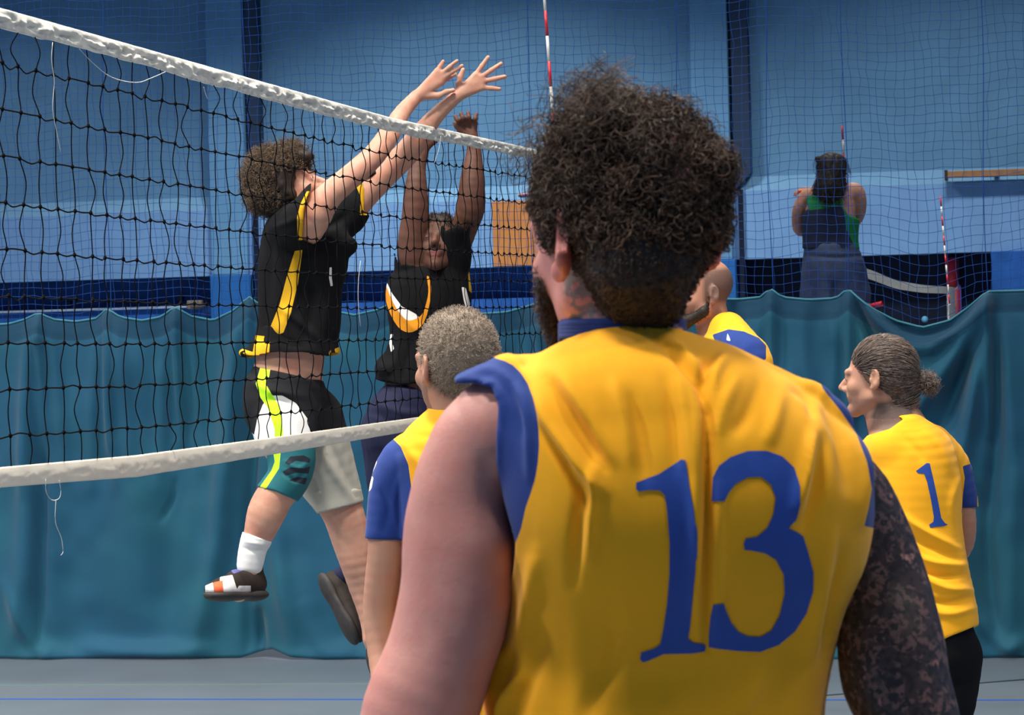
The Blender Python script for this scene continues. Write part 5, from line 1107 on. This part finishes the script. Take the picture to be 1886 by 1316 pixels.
obj('top_tape', V, Fc, m_tape, fn_, smooth=False)
crv = [np.array([B(FU, v, z), B(FU, v, z - .9)]) for v, z in zip(vv, zz)] + [np.array([B(FU, v, z - .1 * j) for v, z in zip(vv, zz)]) for j in range(1, 10)]
V, Q = tubes(crv, .0022, 3); obj('cords', V, Q, m_black, fn_, kind='stuff')
va_, za_ = on_u(1745, 528, FU); _, zb2 = on_u(1755, 580, FU)
bevel_box('side_tape', (FU - .01, FU + .01, va_ - .0, va_ + .9, zb2 - .6, za_), m_tape, fn_, .002)
for (xa, ya), (xb, yb), n_, lab in (((1553, 258 + 11 * 6), (1551, 232), 0, 'red and white antenna showing just above the head of the person in dungarees'), ((1744, 0), (1732, 362), 0, 'red and white antenna at the far net beside the red post pad')):
    vt, zt2 = on_u(xb, yb, FU); sp = (2205 - xb) * .42 * .1 * .95
    dz = .1; t0 = B(FU, vt, zt2); ax = (W(xb, yb, 20) - W(xb + (2.6 if xb < 1700 else 4.2), yb + 50, 20)); ax /= np.linalg.norm(ax)
    antenna(lab, t0 - ax * dz * 11, t0, 11, .008, first=1)
t = thing('net_post', 'far net post wrapped in a red pad', 'post', B(FU, v2 + .9, 0))
pc = B(FU, v2 + 1.0, 0); xx = lambda y: on_u(1750, y, FU)
d_ = (pc - CO) @ RC @ np.array([0, 0, -1.]); zA, zB_, zC = W(1750, 474, d_)[2], W(1752, 528, d_)[2], W(1756, 575, d_)[2]
cx_ = W(1754, 500, d_); cx_[2] = 0; cb_ = W(1760, 550, d_); cb_[2] = 0
V, Fc = lathe([(.045, .0), (.045, zA)], cb_, (0, 0, 1), 16); obj('pole', V, Fc, mat('far_post', (.2, .2, .25), .5, metal=.5), t)
V, Fc = lathe([(.02, zB_), (.066, zB_ + .01), (.068, zA - .01), (.02, zA)], cx_, (0, 0, 1), 16); obj('pad', V, Fc, mat('pad_red', (.50, .012, .03), .5), t)
V, Fc = lathe([(.02, .1), (.055, .11), (.055, zB_ - .02), (.02, zB_ - .01)], cb_, (0, 0, 1), 16); obj('pad', V, Fc, mat('pad_dark_red', (.22, .01, .03), .6), t, label='dark red lower pad')
V, Fc = lathe([(.012, .1), (.012, zB_ + .02)], cb_ + EU * .05, (0, 0, 1), 10); obj('strap', V, Fc, mat('strap_blue', (.05, .08, .5), .5), t)
q = W(1606, 562, 19.5); qu, qv = float(q @ EU), float(q @ EN)
V, Q = tubes([np.array([B(qu, qv, 0), B(qu, qv, q[2] - .02), B(qu - .02, qv, q[2]), B(qu - .2, qv - .05, q[2] - .03)])], .014, 8); hr = obj('handrail', V, Q, mat('stand_tube3', (.3, .3, .32), .4, metal=.7), st)
V, Q = tubes([np.array([B(qu, qv, q[2] - .05), B(qu - .012, qv, q[2] - .005), B(qu + .07, qv - .02, q[2] + .01)])], .017, 8); obj('grip', V, Q, mat('grip_red', (.75, .03, .05), .3), hr)
# a small blue disc tied to the curtain droop
dsc = on_v(1703, 588, NV - .03); V, Fc = lathe([(0, -.004), (.014, -.004), (.017, 0), (.014, .004), (0, .004)], B(dsc[0], NV - .02, dsc[1]), EN, 20); tag(obj('disc', V, Fc, mat('disc_blue', (.06, .30, .50), .5)), 'small pale blue disc clipped at the lowest point of the curtain droop', 'disc')
